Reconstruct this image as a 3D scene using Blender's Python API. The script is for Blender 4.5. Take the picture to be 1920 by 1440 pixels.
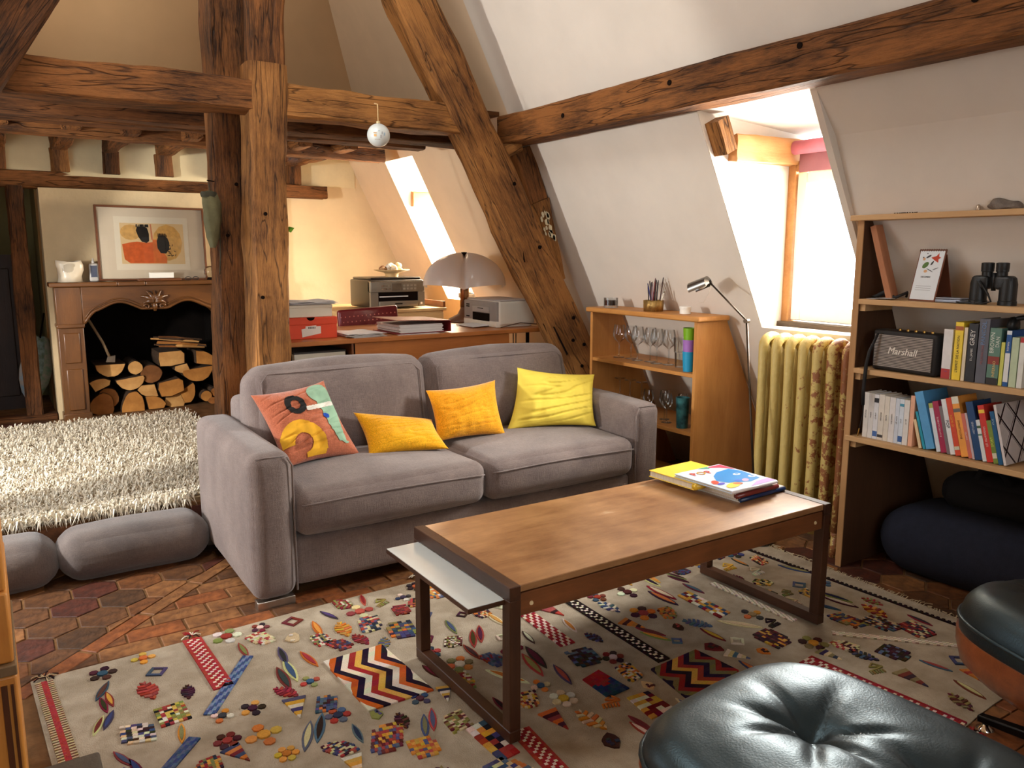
import bpy, bmesh, math, random
from mathutils import Vector as V, Matrix, noise, Euler
PI = math.pi
R = math.radians
scn = bpy.context.scene
for o in list(bpy.data.objects):
    bpy.data.objects.remove(o)
COL = scn.collection
# ------------------------------------------------------------------ camera
cd = bpy.data.cameras.new('camera'); cam = bpy.data.objects.new('camera', cd); COL.objects.link(cam)
cam.location = (0, 0, 1.36)
cam.rotation_euler = (R(90 - 9.317), 0, R(-32.83))
cd.sensor_width = 36; cd.lens = 1510 / 1920 * 36; cd.clip_start = .02; cd.clip_end = 100
scn.camera = cam
# ------------------------------------------------------------------ world, exposure
scn.view_settings.view_transform = 'Standard'
scn.view_settings.look = 'None'
scn.view_settings.gamma = 1
scn.view_settings.use_curve_mapping = False
scn.view_settings.exposure = 0.04
w = bpy.data.worlds.new('sky'); scn.world = w; w.use_nodes = True
bg = w.node_tree.nodes['Background']
bg.inputs[0].default_value = (.86, .94, 1.0, 1); bg.inputs[1].default_value = 5.0

def area(name, loc, target, sx, sy, power, col):
    l = bpy.data.lights.new(name, 'AREA'); l.shape = 'RECTANGLE'; l.size = sx; l.size_y = sy
    l.energy = power; l.color = col
    o = bpy.data.objects.new(name, l); COL.objects.link(o); o.location = loc
    o.rotation_euler = (V(target) - V(loc)).to_track_quat('-Z', 'Y').to_euler()
    return o
# daylight in the window openings: right dormer, alcove dormer, left dormer, roof window over the sofa, window behind the viewer; plus an added loft fill
area('daylight_dormer', (3.52, 2.42, 1.45), (2.2, 2.4, 1.0), .50, .72, 135, (1, .95, .86))
area('daylight_alcove', (3.38, 5.80, 1.45), (1.6, 5.7, 1.1), .42, .8, 84, (1, .89, .71))
area('daylight_left', (-1.9, 3.68, 1.47), (.3, 4.9, .2), .10, .30, 112, (1, .97, .91))
area('daylight_roof', (.46, 2.9, 3.45), (1.2, 3.0, 1.2),   .8, .9, 24, (1, .95, .87))
area('loft_fill', (.02, 4.9, 3.0), (1.6, 5.4, 2.6), .5, .5, 9, (1, .86, .66))  # added fill that brightens the upper roof plane, no such window known
area('daylight_rear', (.4, -1.55, 1.7), (1.0, 2.5, .9), 1.6, 1.3, 7, (1, .9, .78))

# ------------------------------------------------------------------ mesh helpers
class MB:
    def __init__(s):
        s.v = []; s.f = []; s.m = []; s.c = []
    def add(s, vs, fs, M=None, mi=0, col=None):
        b = len(s.v)
        s.v += [tuple(M @ V(p)) if M is not None else tuple(p) for p in vs]
        s.f += [tuple(i + b for i in f) for f in fs]
        s.m += [mi] * len(fs); s.c += [col] * len(fs)
        return s
    def box(s, x0, x1, y0, y1, z0, z1, M=None, mi=0, col=None):
        return s.add([(x0,y0,z0),(x1,y0,z0),(x1,y1,z0),(x0,y1,z0),(x0,y0,z1),(x1,y0,z1),(x1,y1,z1),(x0,y1,z1)],
                     [(3,2,1,0),(4,5,6,7),(0,1,5,4),(1,2,6,5),(2,3,7,6),(3,0,4,7)], M, mi, col)
    def prism(s, poly, z0, z1, M=None, mi=0, col=None):
        n = len(poly)
        vs = [(p[0], p[1], z0) for p in poly] + [(p[0], p[1], z1) for p in poly]
        fs = [tuple(range(n - 1, -1, -1)), tuple(range(n, 2 * n))] + [(i, (i + 1) % n, n + (i + 1) % n, n + i) for i in range(n)]
        return s.add(vs, fs, M, mi, col)
    def lathe(s, prof, n=24, M=None, mi=0, col=None, cap=True):
        vs = []; fs = []
        for r, z in prof:
            for k in range(n):
                a = 2 * PI * k / n; vs.append((r * math.cos(a), r * math.sin(a), z))
        for i in range(len(prof) - 1):
            for k in range(n):
                a, b = i * n + k, i * n + (k + 1) % n
                fs.append((a, b, b + n, a + n))
        if cap:
            if prof[0][0] > 1e-4: fs.append(tuple(range(n - 1, -1, -1)))
            if prof[-1][0] > 1e-4: fs.append(tuple((len(prof) - 1) * n + k for k in range(n)))
        return s.add(vs, fs, M, mi, col)
    def tube(s, pts, r, n=8, mi=0, col=None, cap=True):
        pts = [V(p) for p in pts]; vs = []; fs = []
        up = None
        for i, p in enumerate(pts):
            t = (pts[min(i + 1, len(pts) - 1)] - pts[max(i - 1, 0)])
            t.normalize()
            if up is None:
                up = V((0, 0, 1)) if abs(t.z) < .9 else V((1, 0, 0))
            a = t.cross(up)
            if a.length < 1e-5: a = t.cross(V((0, 1, .3)))
            a.normalize(); b = a.cross(t); b.normalize(); up = b
            rr = r[i] if isinstance(r, (list, tuple)) else r
            for k in range(n):
                an = 2 * PI * k / n; vs.append(p + a * (rr * math.cos(an)) + b * (rr * math.sin(an)))
        for i in range(len(pts) - 1):
            for k in range(n):
                q, w_ = i * n + k, i * n + (k + 1) % n
                fs.append((q, w_, w_ + n, q + n))
        if cap:
            fs.append(tuple(range(n - 1, -1, -1))); fs.append(tuple((len(pts) - 1) * n + k for k in range(n)))
        return s.add(vs, fs, None, mi, col)
    def rbox(s, x0, x1, y0, y1, z0, z1, r, n=3, M=None, mi=0, puff=0):
        """box with rounded edges; puff bulges the faces"""
        cx, cy, cz = (x0+x1)/2, (y0+y1)/2, (z0+z1)/2
        hx, hy, hz = (x1-x0)/2, (y1-y0)/2, (z1-z0)/2
        def ts(h):
            e = [-h + r * (1 - math.cos(PI/2 * i / n)) for i in range(n + 1)]
            m = 6 if puff else 1
            mid = [(-h + r) + (2*h - 2*r) * i / m for i in range(1, m)]
            return e + mid + [-x for x in reversed(e)]
        bm = bmesh.new(); idx = {}
        X, Y, Z = ts(hx), ts(hy), ts(hz)
        def pt(x, y, z):
            k = (round(x, 6), round(y, 6), round(z, 6))
            if k in idx: return idx[k]
            q = V((max(-hx+r, min(hx-r, x)), max(-hy+r, min(hy-r, y)), max(-hz+r, min(hz-r, z))))
            d = V((x, y, z)) - q
            if d.length > 1e-9: d.normalize()
            p = q + d * r
            if puff:
                u, v_, w_ = x / hx, y / hy, z / hz
                p.x += puff * (d.x) * (1 - v_**2) * (1 - w_**2)
                p.y += puff * (d.y) * (1 - u**2) * (1 - w_**2)
                p.z += puff * (d.z) * (1 - u**2) * (1 - v_**2)
            idx[k] = len(s_v); s_v.append((p.x + cx, p.y + cy, p.z + cz)); return idx[k]
        s_v = []; fs = []
        def face(A, B, f, flip):
            for i in range(len(A) - 1):
                for j in range(len(B) - 1):
                    q = [f(A[i], B[j]), f(A[i+1], B[j]), f(A[i+1], B[j+1]), f(A[i], B[j+1])]
                    fs.append(tuple(reversed(q)) if flip else tuple(q))
        bm.free()
        face(X, Y, lambda a, b: pt(a, b, hz), False); face(X, Y, lambda a, b: pt(a, b, -hz), True)
        face(X, Z, lambda a, b: pt(a, -hy, b), False); face(X, Z, lambda a, b: pt(a, hy, b), True)
        face(Y, Z, lambda a, b: pt(hx, a, b), False); face(Y, Z, lambda a, b: pt(-hx, a, b), True)
        return s.add(s_v, fs, M, mi)
    def mesh(s, name, mats, smooth=False):
        me = bpy.data.meshes.new(name); me.from_pydata(s.v, [], s.f)
        for m in (mats if isinstance(mats, (list, tuple)) else [mats]): me.materials.append(m)
        if any(s.m): me.polygons.foreach_set('material_index', s.m)
        if any(c is not None for c in s.c):
            ca = me.color_attributes.new('Col', 'BYTE_COLOR', 'CORNER')
            for p, c in zip(me.polygons, s.c):
                c = c or (1, 1, 1)
                for li in p.loop_indices: ca.data[li].color_srgb = (c[0], c[1], c[2], 1)
        if smooth: me.polygons.foreach_set('use_smooth', [True] * len(me.polygons))
        me.update(); return me
    def build(s, name, mats, parent=None, smooth=False, bevel=0, seg=2, sub=0, M=None):
        o = bpy.data.objects.new(name, s.mesh(name, mats, smooth)); COL.objects.link(o)
        if parent: o.parent = parent
        if M is not None: o.matrix_local = M
        if bevel:
            b = o.modifiers.new('bevel', 'BEVEL'); b.width = bevel; b.segments = seg; b.limit_method = 'ANGLE'; b.angle_limit = R(35)
            if seg > 1:
                s.shade(o)
        if sub:
            m = o.modifiers.new('sub', 'SUBSURF'); m.levels = sub; m.render_levels = sub
        return o
    @staticmethod
    def shade(o):
        o.data.polygons.foreach_set('use_smooth', [True] * len(o.data.polygons))
        o.data.set_sharp_from_angle(angle=R(40))

def tag(o, label, cat, group=None, kind=None):
    o['label'] = label
    if cat: o['category'] = cat
    if group: o['group'] = group
    if kind: o['kind'] = kind
    return o
def struct(o, label=None):
    o['kind'] = 'structure'
    if label: o['label'] = label
    return o
def empty(name, loc=(0, 0, 0), rz=0, label=None, cat=None, group=None):
    o = bpy.data.objects.new(name, None); COL.objects.link(o); o.location = loc; o.rotation_euler = (0, 0, rz); o.empty_display_size = .05
    if label: tag(o, label, cat, group)
    return o
def copy_tree(o, parent=None):
    c = o.copy(); COL.objects.link(c); c.parent = parent
    for ch in [x for x in o.children]: copy_tree(ch, c)
    return c
def TR(loc, rx=0, ry=0, rz=0, sc=None):
    M = Matrix.Translation(V(loc)) @ Euler((rx, ry, rz)).to_matrix().to_4x4()
    if sc: M = M @ Matrix.Diagonal((*sc, 1))
    return M
def frame(p0, p1, up=(0, 0, 1)):
    """matrix with local X along p0->p1"""
    p0, p1 = V(p0), V(p1); x = (p1 - p0).normalized(); y = V(up).cross(x).normalized(); z = x.cross(y)
    M = Matrix((x, y, z)).transposed().to_4x4(); M.translation = p0
    return M
def text_mesh(txt, size, mat, name, parent, M, extrude=.0004, align='CENTER', sx=1, shear=0):
    c = bpy.data.curves.new('t', 'FONT'); c.body = txt; c.size = size; c.extrude = extrude; c.align_x = align; c.align_y = 'CENTER'; c.resolution_u = 2; c.shear = shear
    t = bpy.data.objects.new('t', c); COL.objects.link(t)
    bpy.context.view_layer.update()
    me = bpy.data.meshes.new_from_object(t.evaluated_get(bpy.context.evaluated_depsgraph_get()))
    bpy.data.objects.remove(t); bpy.data.curves.remove(c)
    me.materials.clear(); me.materials.append(mat)
    o = bpy.data.objects.new(name, me); COL.objects.link(o); o.parent = parent; o.matrix_local = M @ Matrix.Diagonal((sx, 1, 1, 1))
    return o

# ------------------------------------------------------------------ materials
def srgb(c):
    return tuple(((x / 255) / 12.92 if x / 255 <= .04045 else ((x / 255 + .055) / 1.055) ** 2.4) for x in c) + (1,)
def newmat(name):
    m = bpy.data.materials.new(name); m.use_nodes = True
    nt = m.node_tree; return m, nt, nt.nodes['Principled BSDF']
def N(nt, t, **kw):
    n = nt.nodes.new(t)
    for k, v in kw.items():
        if k in n.inputs: n.inputs[k].default_value = v
        else: setattr(n, k, v)
    return n
_mc = {}
def mk(name, col, rough=.6, var=.12, scale=12, bump=0, bscale=None, metal=0, col2=None, spec=.4, sheen=0, detail=4, alpha=1, stretch=None, lo=.35, hi=.65, coat=0, emit=None):
    """plain procedural surface: noise between two tones + fine bump"""
    if name in _mc: return _mc[name]
    m, nt, b = newmat(name); _mc[name] = m
    b.inputs['Roughness'].default_value = rough; b.inputs['Metallic'].default_value = metal
    b.inputs['Specular IOR Level'].default_value = spec
    if coat: b.inputs['Coat Weight'].default_value = coat; b.inputs['Coat Roughness'].default_value = .12
    if sheen: b.inputs['Sheen Weight'].default_value = sheen
    c = srgb(col); c2 = srgb(col2) if col2 else tuple(max(0, x * (1 - var * 2)) for x in c[:3]) + (1,)
    tc = N(nt, 'ShaderNodeTexCoord'); src = tc.outputs['Object']
    if stretch:
        mp = N(nt, 'ShaderNodeMapping'); mp.inputs['Scale'].default_value = stretch; nt.links.new(src, mp.inputs[0]); src = mp.outputs[0]
    no = N(nt, 'ShaderNodeTexNoise', Scale=scale, Detail=detail, Roughness=.6); nt.links.new(src, no.inputs['Vector'])
    cr = N(nt, 'ShaderNodeValToRGB'); cr.color_ramp.elements[0].position = lo; cr.color_ramp.elements[1].position = hi
    cr.color_ramp.elements[0].color = c2; cr.color_ramp.elements[1].color = c
    nt.links.new(no.outputs['Fac'], cr.inputs[0]); nt.links.new(cr.outputs[0], b.inputs['Base Color'])
    if bump:
        n2 = N(nt, 'ShaderNodeTexNoise', Scale=bscale or scale * 4, Detail=3); nt.links.new(src, n2.inputs['Vector'])
        bp = N(nt, 'ShaderNodeBump', Strength=min(1, bump), Distance=.01); nt.links.new(n2.outputs['Fac'], bp.inputs['Height']); nt.links.new(bp.outputs[0], b.inputs['Normal'])
    if emit:
        b.inputs['Emission Color'].default_value = srgb(col); b.inputs['Emission Strength'].default_value = emit
    return m
def wood(name, light, dark, rough=.55, scale=6, ratio=12, bump=.25, spec=.4, axis=0, crack=0, lo=.3, hi=.7, coat=0):
    """grain running along local axis"""
    if name in _mc: return _mc[name]
    m, nt, b = newmat(name); _mc[name] = m
    b.inputs['Roughness'].default_value = rough; b.inputs['Specular IOR Level'].default_value = spec
    if coat: b.inputs['Coat Weight'].default_value = coat; b.inputs['Coat Roughness'].default_value = .15
    tc = N(nt, 'ShaderNodeTexCoord'); mp = N(nt, 'ShaderNodeMapping')
    sc = [ratio] * 3; sc[axis] = 1; mp.inputs['Scale'].default_value = sc
    nt.links.new(tc.outputs['Object'], mp.inputs[0])
    n1 = N(nt, 'ShaderNodeTexNoise', Scale=scale * .35, Detail=8, Roughness=.65, Distortion=.6); nt.links.new(mp.outputs[0], n1.inputs['Vector'])
    n0 = N(nt, 'ShaderNodeTexNoise', Scale=scale * .6, Detail=3); nt.links.new(tc.outputs['Object'], n0.inputs['Vector'])
    mx = N(nt, 'ShaderNodeMath', operation='MULTIPLY_ADD'); nt.links.new(n0.outputs['Fac'], mx.inputs[0]); mx.inputs[1].default_value = .55; 
    ml = N(nt, 'ShaderNodeMath', operation='MULTIPLY'); nt.links.new(n1.outputs['Fac'], ml.inputs[0]); ml.inputs[1].default_value = .5
    nt.links.new(ml.outputs[0], mx.inputs[2])
    cr = N(nt, 'ShaderNodeValToRGB'); e = cr.color_ramp.elements
    e[0].position = lo; e[0].color = srgb(dark); e[1].position = hi; e[1].color = srgb(light)
    nf = N(nt, 'ShaderNodeTexNoise', Scale=scale * 2.6, Detail=5, Roughness=.75); nt.links.new(mp.outputs[0], nf.inputs['Vector'])
    fa = N(nt, 'ShaderNodeMath', operation='MULTIPLY_ADD'); nt.links.new(nf.outputs['Fac'], fa.inputs[0]); fa.inputs[1].default_value = .5 if crack else .22; fa.inputs[2].default_value = -.25 if crack else -.11
    fs_ = N(nt, 'ShaderNodeMath', operation='ADD'); nt.links.new(mx.outputs[0], fs_.inputs[0]); nt.links.new(fa.outputs[0], fs_.inputs[1])
    nt.links.new(fs_.outputs[0], cr.inputs[0]); out = cr.outputs[0]
    hh_ = N(nt, 'ShaderNodeMath', operation='ADD'); nt.links.new(n1.outputs['Fac'], hh_.inputs[0]); nt.links.new(nf.outputs['Fac'], hh_.inputs[1]); hgt = hh_.outputs[0]
    if crack:
        n3 = N(nt, 'ShaderNodeTexNoise', Scale=scale * .5, Detail=2, Distortion=.4); 
        mp3 = N(nt, 'ShaderNodeMapping'); s3 = [ratio * .8] * 3; s3[axis] = .6; mp3.inputs['Scale'].default_value = s3
        nt.links.new(tc.outputs['Object'], mp3.inputs[0]); nt.links.new(mp3.outputs[0], n3.inputs['Vector'])
        ab = N(nt, 'ShaderNodeMath', operation='SUBTRACT'); nt.links.new(n3.outputs['Fac'], ab.inputs[0]); ab.inputs[1].default_value = .5
        a2 = N(nt, 'ShaderNodeMath', operation='ABSOLUTE'); nt.links.new(ab.outputs[0], a2.inputs[0])
        c3 = N(nt, 'ShaderNodeValToRGB'); c3.color_ramp.elements[0].position = .0; c3.color_ramp.elements[1].position = .012 * crack
        c3.color_ramp.elements[0].color = (.12, .1, .08, 1)
        nt.links.new(a2.outputs[0], c3.inputs[0])
        mm = N(nt, 'ShaderNodeMix', data_type='RGBA', blend_type='MULTIPLY'); mm.inputs[0].default_value = .85
        nt.links.new(out, mm.inputs[6]); nt.links.new(c3.outputs[0], mm.inputs[7]); out = mm.outputs[2]
        h2 = N(nt, 'ShaderNodeMath', operation='MULTIPLY'); nt.links.new(hgt, h2.inputs[0]); nt.links.new(c3.outputs[0], h2.inputs[1]); hgt = h2.outputs[0]
    nt.links.new(out, b.inputs['Base Color'])
    bp = N(nt, 'ShaderNodeBump', Strength=bump, Distance=.01); nt.links.new(hgt, bp.inputs['Height']); nt.links.new(bp.outputs[0], b.inputs['Normal'])
    return m
def glassy(name, col=(.95, .97, 1), rough=.02, mixf=.12):
    """thin clear glass: transparent sheet with a mirror-like coat"""
    if name in _mc: return _mc[name]
    m, nt, b = newmat(name); _mc[name] = m; nt.nodes.remove(b)
    out = nt.nodes['Material Output']; t = N(nt, 'ShaderNodeBsdfTransparent'); t.inputs[0].default_value = (*col, 1)
    g = N(nt, 'ShaderNodeBsdfGlossy'); g.inputs['Roughness'].default_value = rough
    lw = N(nt, 'ShaderNodeLayerWeight', Blend=.25); ad = N(nt, 'ShaderNodeMath', operation='MULTIPLY_ADD'); ad.inputs[1].default_value = .7; ad.inputs[2].default_value = mixf
    nt.links.new(lw.outputs['Fresnel'], ad.inputs[0])
    mx = N(nt, 'ShaderNodeMixShader'); nt.links.new(ad.outputs[0], mx.inputs[0]); nt.links.new(t.outputs[0], mx.inputs[1]); nt.links.new(g.outputs[0], mx.inputs[2])
    nt.links.new(mx.outputs[0], out.inputs[0]); return m
def vcol(name, rough=.8, bump=0, bscale=300, spec=.3, var=.15):
    """colour from the piece's own colour attribute"""
    if name in _mc: return _mc[name]
    m, nt, b = newmat(name); _mc[name] = m
    b.inputs['Roughness'].default_value = rough; b.inputs['Specular IOR Level'].default_value = spec
    a = N(nt, 'ShaderNodeVertexColor', layer_name='Col'); tc = N(nt, 'ShaderNodeTexCoord')
    no = N(nt, 'ShaderNodeTexNoise', Scale=bscale * .4, Detail=3); nt.links.new(tc.outputs['Object'], no.inputs['Vector'])
    mr = N(nt, 'ShaderNodeMapRange'); mr.inputs[3].default_value = 1 - var; mr.inputs[4].default_value = 1 + var; nt.links.new(no.outputs['Fac'], mr.inputs[0])
    mm = N(nt, 'ShaderNodeMix', data_type='RGBA', blend_type='MULTIPLY'); mm.inputs[0].default_value = 1
    nt.links.new(a.outputs[0], mm.inputs[6]); nt.links.new(mr.outputs[0], mm.inputs[7]); nt.links.new(mm.outputs[2], b.inputs['Base Color'])
    if bump:
        n2 = N(nt, 'ShaderNodeTexNoise', Scale=bscale, Detail=2); nt.links.new(tc.outputs['Object'], n2.inputs['Vector'])
        bp = N(nt, 'ShaderNodeBump', Strength=bump, Distance=.01); nt.links.new(n2.outputs['Fac'], bp.inputs['Height']); nt.links.new(bp.outputs[0], b.inputs['Normal'])
    return m
PLASTER = mk('plaster_white', (222, 212, 200), .9, .03, 3, .18, 25, spec=.15)
PLASTER_WARM = mk('plaster_cream', (232, 208, 168), .9, .05, 2.5, .2, 20, spec=.15)
PLASTER_UP = mk('plaster_upper', (214, 177, 134), .9, .06, 1.5, .15, 20, spec=.15)
OLD = wood('old_oak', (140, 88, 44), (44, 24, 11), .7, 5, 10, .7, .25, crack=1.6, lo=.37, hi=.63)
OLD2 = wood('old_oak_pale', (168, 114, 60), (74, 42, 19), .7, 5, 10, .65, .25, crack=1.5, lo=.35, hi=.63)
OLDD = wood('old_oak_dark', (112, 68, 34), (36, 20, 10), .75, 5, 10, .6, .2, crack=1.6, lo=.38, hi=.64)
DARKHOLE = mk('peg_hole_dark', (22, 12, 7), .95, .1, spec=.1)
VC = vcol('coloured_pieces')
# ================================================================== the setting
def sxr(z): return 3.745 - .505 * z      # right roof slope
def sxl(z): return -1.445 + .505 * z     # left roof slope
def slope_wall(name, fx, sgn, ybreaks, zbreaks, holes, mat, label):
    b = MB()
    for i in range(len(ybreaks) - 1):
        for j in range(len(zbreaks) - 1):
            y0, y1, z0, z1 = ybreaks[i], ybreaks[i+1], zbreaks[j], zbreaks[j+1]
            ym, zm = (y0 + y1) / 2, (z0 + z1) / 2
            if any(h[0] < ym < h[1] and h[2] < zm < h[3] for h in holes): continue
            t = .10 * sgn
            b.add([(fx(z0),y0,z0),(fx(z0),y1,z0),(fx(z1),y1,z1),(fx(z1),y0,z1),(fx(z0)+t,y0,z0),(fx(z0)+t,y1,z0),(fx(z1)+t,y1,z1),(fx(z1)+t,y0,z1)],
                  [(0,1,2,3),(7,6,5,4),(0,4,5,1),(1,5,6,2),(2,6,7,3),(3,7,4,0)])
    return struct(b.build(name, mat), label)
D1 = (2.14, 2.72, .985, 1.99); D2 = (5.55, 6.05, .97, 2.06)
def sxn(z): return sxr(z) + .085 * max(0, min(1, (2.08 - z) / .26))
slope_wall('wall_front_right', sxn, 1, [-1.6, D1[0]], [-.1, 1.82, 2.08, 5.14], [], PLASTER, 'white plastered sloping wall behind the bookshelf')
slope_wall('wall_right', sxr, 1, [D1[0], D1[1], 4.16], [-.1, D2[2], D1[2], D1[3], D2[3], 5.14], [D1, D2], PLASTER, 'white plastered sloping roof wall with dormer recesses')
slope_wall('wall_right_alcove', sxr, 1, [4.16, D2[0], D2[1], 7.6], [-.1, D2[2], D2[3], 5.14], [D2], mk('plaster_alcove', (224, 198, 166), .9, .04, 3, .18, 25, spec=.15), 'warm plastered sloping wall of the alcove')
DL = (3.35, 4.95, .45, 2.05); SK = (2.35, 3.45, 3.1, 4.0); SL2 = (4.6, 5.2, 2.75, 3.25)  # SL2 is an added opening that lets the loft fill in
slope_wall('wall_left', sxl, -1, [-1.6, SK[0], DL[0], SK[1], SL2[0], DL[1], SL2[1], 8.6], [-.1, DL[2], DL[3], SL2[2], SK[2], SL2[3], SK[3], 5.14], [DL, SK, SL2], PLASTER_UP, 'plastered sloping roof wall with window openings')
b = MB(); b.box(-1.6, -.35, -1.7, -1.6, -.1, 5.2).box(1.25, 3.9, -1.7, -1.6, -.1, 5.2).box(-.35, 1.25, -1.7, -1.6, -.1, 1.0).box(-.35, 1.25, -1.7, -1.6, 2.4, 5.2)
struct(b.build('wall_rear', PLASTER), 'plain wall with wide window opening')
# end wall of the alcove: vertical below, hipped roof plane above
b = MB(); b.box(1.72, 3.5, 6.72, 6.85, 0, 2.12)
struct(b.build('wall_back', PLASTER_WARM), 'cream plastered end wall of the alcove')
b = MB(); b.add([(-.9, 7.46-.55*2.18, 2.18), (3.2, 7.46-.55*2.18, 2.18), (3.2, 7.46-.55*5.1, 5.1), (-.9, 7.46-.55*5.1, 5.1),
                 (-.9, 7.56-.55*2.18, 2.18), (3.2, 7.56-.55*2.18, 2.18), (3.2, 7.56-.55*5.1, 5.1), (-.9, 7.56-.55*5.1, 5.1)], [(3,2,1,0),(4,5,6,7),(0,1,5,4),(1,2,6,5),(2,3,7,6),(3,0,4,7)])
struct(b.build('ceiling_hip', PLASTER_UP), 'sloping plaster roof plane above the tie beams')
# chimney breast with the hearth opening, infill above the wall beam, hallway beyond
b = MB(); b.prism([(.335, .19), (.5, .19), (.5, 1.02), (1.47, 1.02), (1.47, .19), (1.76, .19), (1.76, 1.79), (.335, 1.79)][::-1], 6.42, 6.95, Matrix(((1,0,0,0),(0,0,1,0),(0,1,0,0),(0,0,0,1)))); b.f = b.f[2:]; b.m = b.m[2:]; b.c = b.c[2:]
for y in (6.42, 6.95): b.add([(.335, y, .19), (.5, y, .19), (.5, y, 1.79), (.335, y, 1.79), (.5, y, 1.02), (1.47, y, 1.02), (1.47, y, 1.79), (1.47, y, .19), (1.76, y, .19), (1.76, y, 1.79)], [(0,1,4,2,3),(4,5,6,2),(7,8,9,6,5)])
struct(b.build('wall_chimney', mk('plaster_chimney', (214, 190, 150), .9, .06, 4, .35, 30, spec=.15)), 'cream chimney breast above the fireplace')
b = MB(); b.box(-.8, 1.76, 6.47, 6.6, 1.88, 2.14).box(1.76, 2.72, 6.712, 6.80, 1.9, 2.14)
struct(b.build('wall_infill', mk('plaster_infill', (232, 214, 172), .9, .05, 4, .2, 20, spec=.15)), 'cream plaster between the joist ends')
SOOT = mk('hearth_soot', (20, 15, 12), .95, .2, 8, .3, spec=.1)
b = MB(); b.box(.50, 1.47, 6.9, 6.95, .19, 1.02).box(.50, .515, 6.44, 6.9, .19, 1.02).box(1.455, 1.47, 6.44, 6.9, .19, 1.02).box(.50, 1.47, 6.44, 6.9, 1.0, 1.02)
struct(b.build('wall_hearth', SOOT), 'sooty inside of the fireplace')
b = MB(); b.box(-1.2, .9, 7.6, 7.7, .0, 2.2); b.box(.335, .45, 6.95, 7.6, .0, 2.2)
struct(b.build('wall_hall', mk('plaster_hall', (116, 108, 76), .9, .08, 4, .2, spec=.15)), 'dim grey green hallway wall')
b = MB(); b.box(-1.2, .9, 6.4, 7.7, 2.14, 2.2)
struct(b.build('ceiling_hall', PLASTER_UP), 'low plaster hallway ceiling')

# dormers ----------------------------------------------------------------------
def dormer(D, xw, zt, name, mat):
    y0, y1, z0, z1 = D; b = MB(); th = .03
    for y, s in ((y1 - .003, 1), (y0 + .003, -1)):
        e = .002; fx = sxr if s > 0 or y0 > 4 else sxn; p = [(fx(z0) + e, z0), (xw + .1, z0), (xw + .1, zt + .03), (fx(z1) + e, z1)]
        if s < 0: p = p[::-1]
        M = Matrix(((1,0,0,0),(0,0,1,0),(0,1,0,0),(0,0,0,1)))
        b.prism(p, min(y, y + s*th), max(y, y + s*th), M)
    b.add([(sxr(z1),y0-th,z1),(sxr(z1),y1+th,z1),(xw+.1,y1+th,zt),(xw+.1,y0-th,zt),(sxr(z1)+.02,y0-th,z1+.05),(sxr(z1)+.02,y1+th,z1+.05),(xw+.1,y1+th,zt+.05),(xw+.1,y0-th,zt+.05)],
          [(0,1,2,3),(7,6,5,4),(0,4,5,1),(1,5,6,2),(2,6,7,3),(3,7,4,0)])
    b.box(sxr(z0 - .05) + .003, xw + .1, y0 - th, y1 + th, z0 - .05, z0 + .003)
    return struct(b.build(name, mat), None)
dormer(D1, 3.39, 1.93, 'wall_dormer', PLASTER)['label'] = 'white plastered cheeks of the window recess above the radiator'
dormer(D2, 3.39, 1.98, 'wall_dormer_alcove', PLASTER)['label'] = 'white plastered recess of the alcove window'
WWHITE = mk('window_paint', (238, 230, 212), .45, .03, 8)
SILLW = wood('sill_wood', (196, 142, 84), (150, 98, 52), .6, 6, 10, .2)
PANE = glassy('window_glass', (.98, .99, 1), mixf=.04)
def window(n, xw, y0, y1, z0, z1, lab):
    r = empty('window_%d' % n, (xw, (y0+y1)/2, z0)); struct(r, lab); X = xw; O = TR((-xw, -(y0+y1)/2, -z0))
    b = MB(); b.box(X, X+.07, y1-.045, y1, z0, z1, O).box(X, X+.07, y0, y0+.045, z0, z1, O).box(X, X+.07, y0+.045, y1-.045, z1-.05, z1, O)
    b.build('window_frame', SILLW, r, bevel=.004, seg=1)
    b = MB(); ya, yb = y0+.05, y1-.05; za, zb = z0+.02, z1-.055; w_ = .055
    b.box(X+.012, X+.055, ya, ya+w_, za, zb, O).box(X+.012, X+.055, yb-w_, yb, za, zb, O).box(X+.012, X+.055, ya+w_, yb-w_, za, za+.075, O).box(X+.012, X+.055, ya+w_, yb-w_, zb-w_, zb, O)
    b.build('casement', WWHITE, r, bevel=.004, seg=1)
    b = MB(); b.box(X+.03, X+.035, ya+w_, yb-w_, za+.075, zb-w_, O); b.build('pane', PANE, r)
    b = MB(); b.box(X-.03, X+.07, y0, y1, z0-.02, z0+.012, O); b.build('window_sill', wood('sill_dark', (96, 76, 54), (40, 30, 22), .7, 6, 8, .3, axis=1), r)
    return r
window(1, 3.39, D1[0], D1[1], 1.0, 1.80, 'white casement window in wooden frame above the radiator')
window(2, 3.39, D2[0], D2[1], 1.0, 1.85, 'small casement window in the alcove dormer')
# wooden pieces in the dormer and the blind
def slab(name, mat, pts, label, cat, bevel=.006):
    b = MB(); b.box(*pts); o = b.build(name, mat, bevel=bevel); return tag(o, label, cat)

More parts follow.
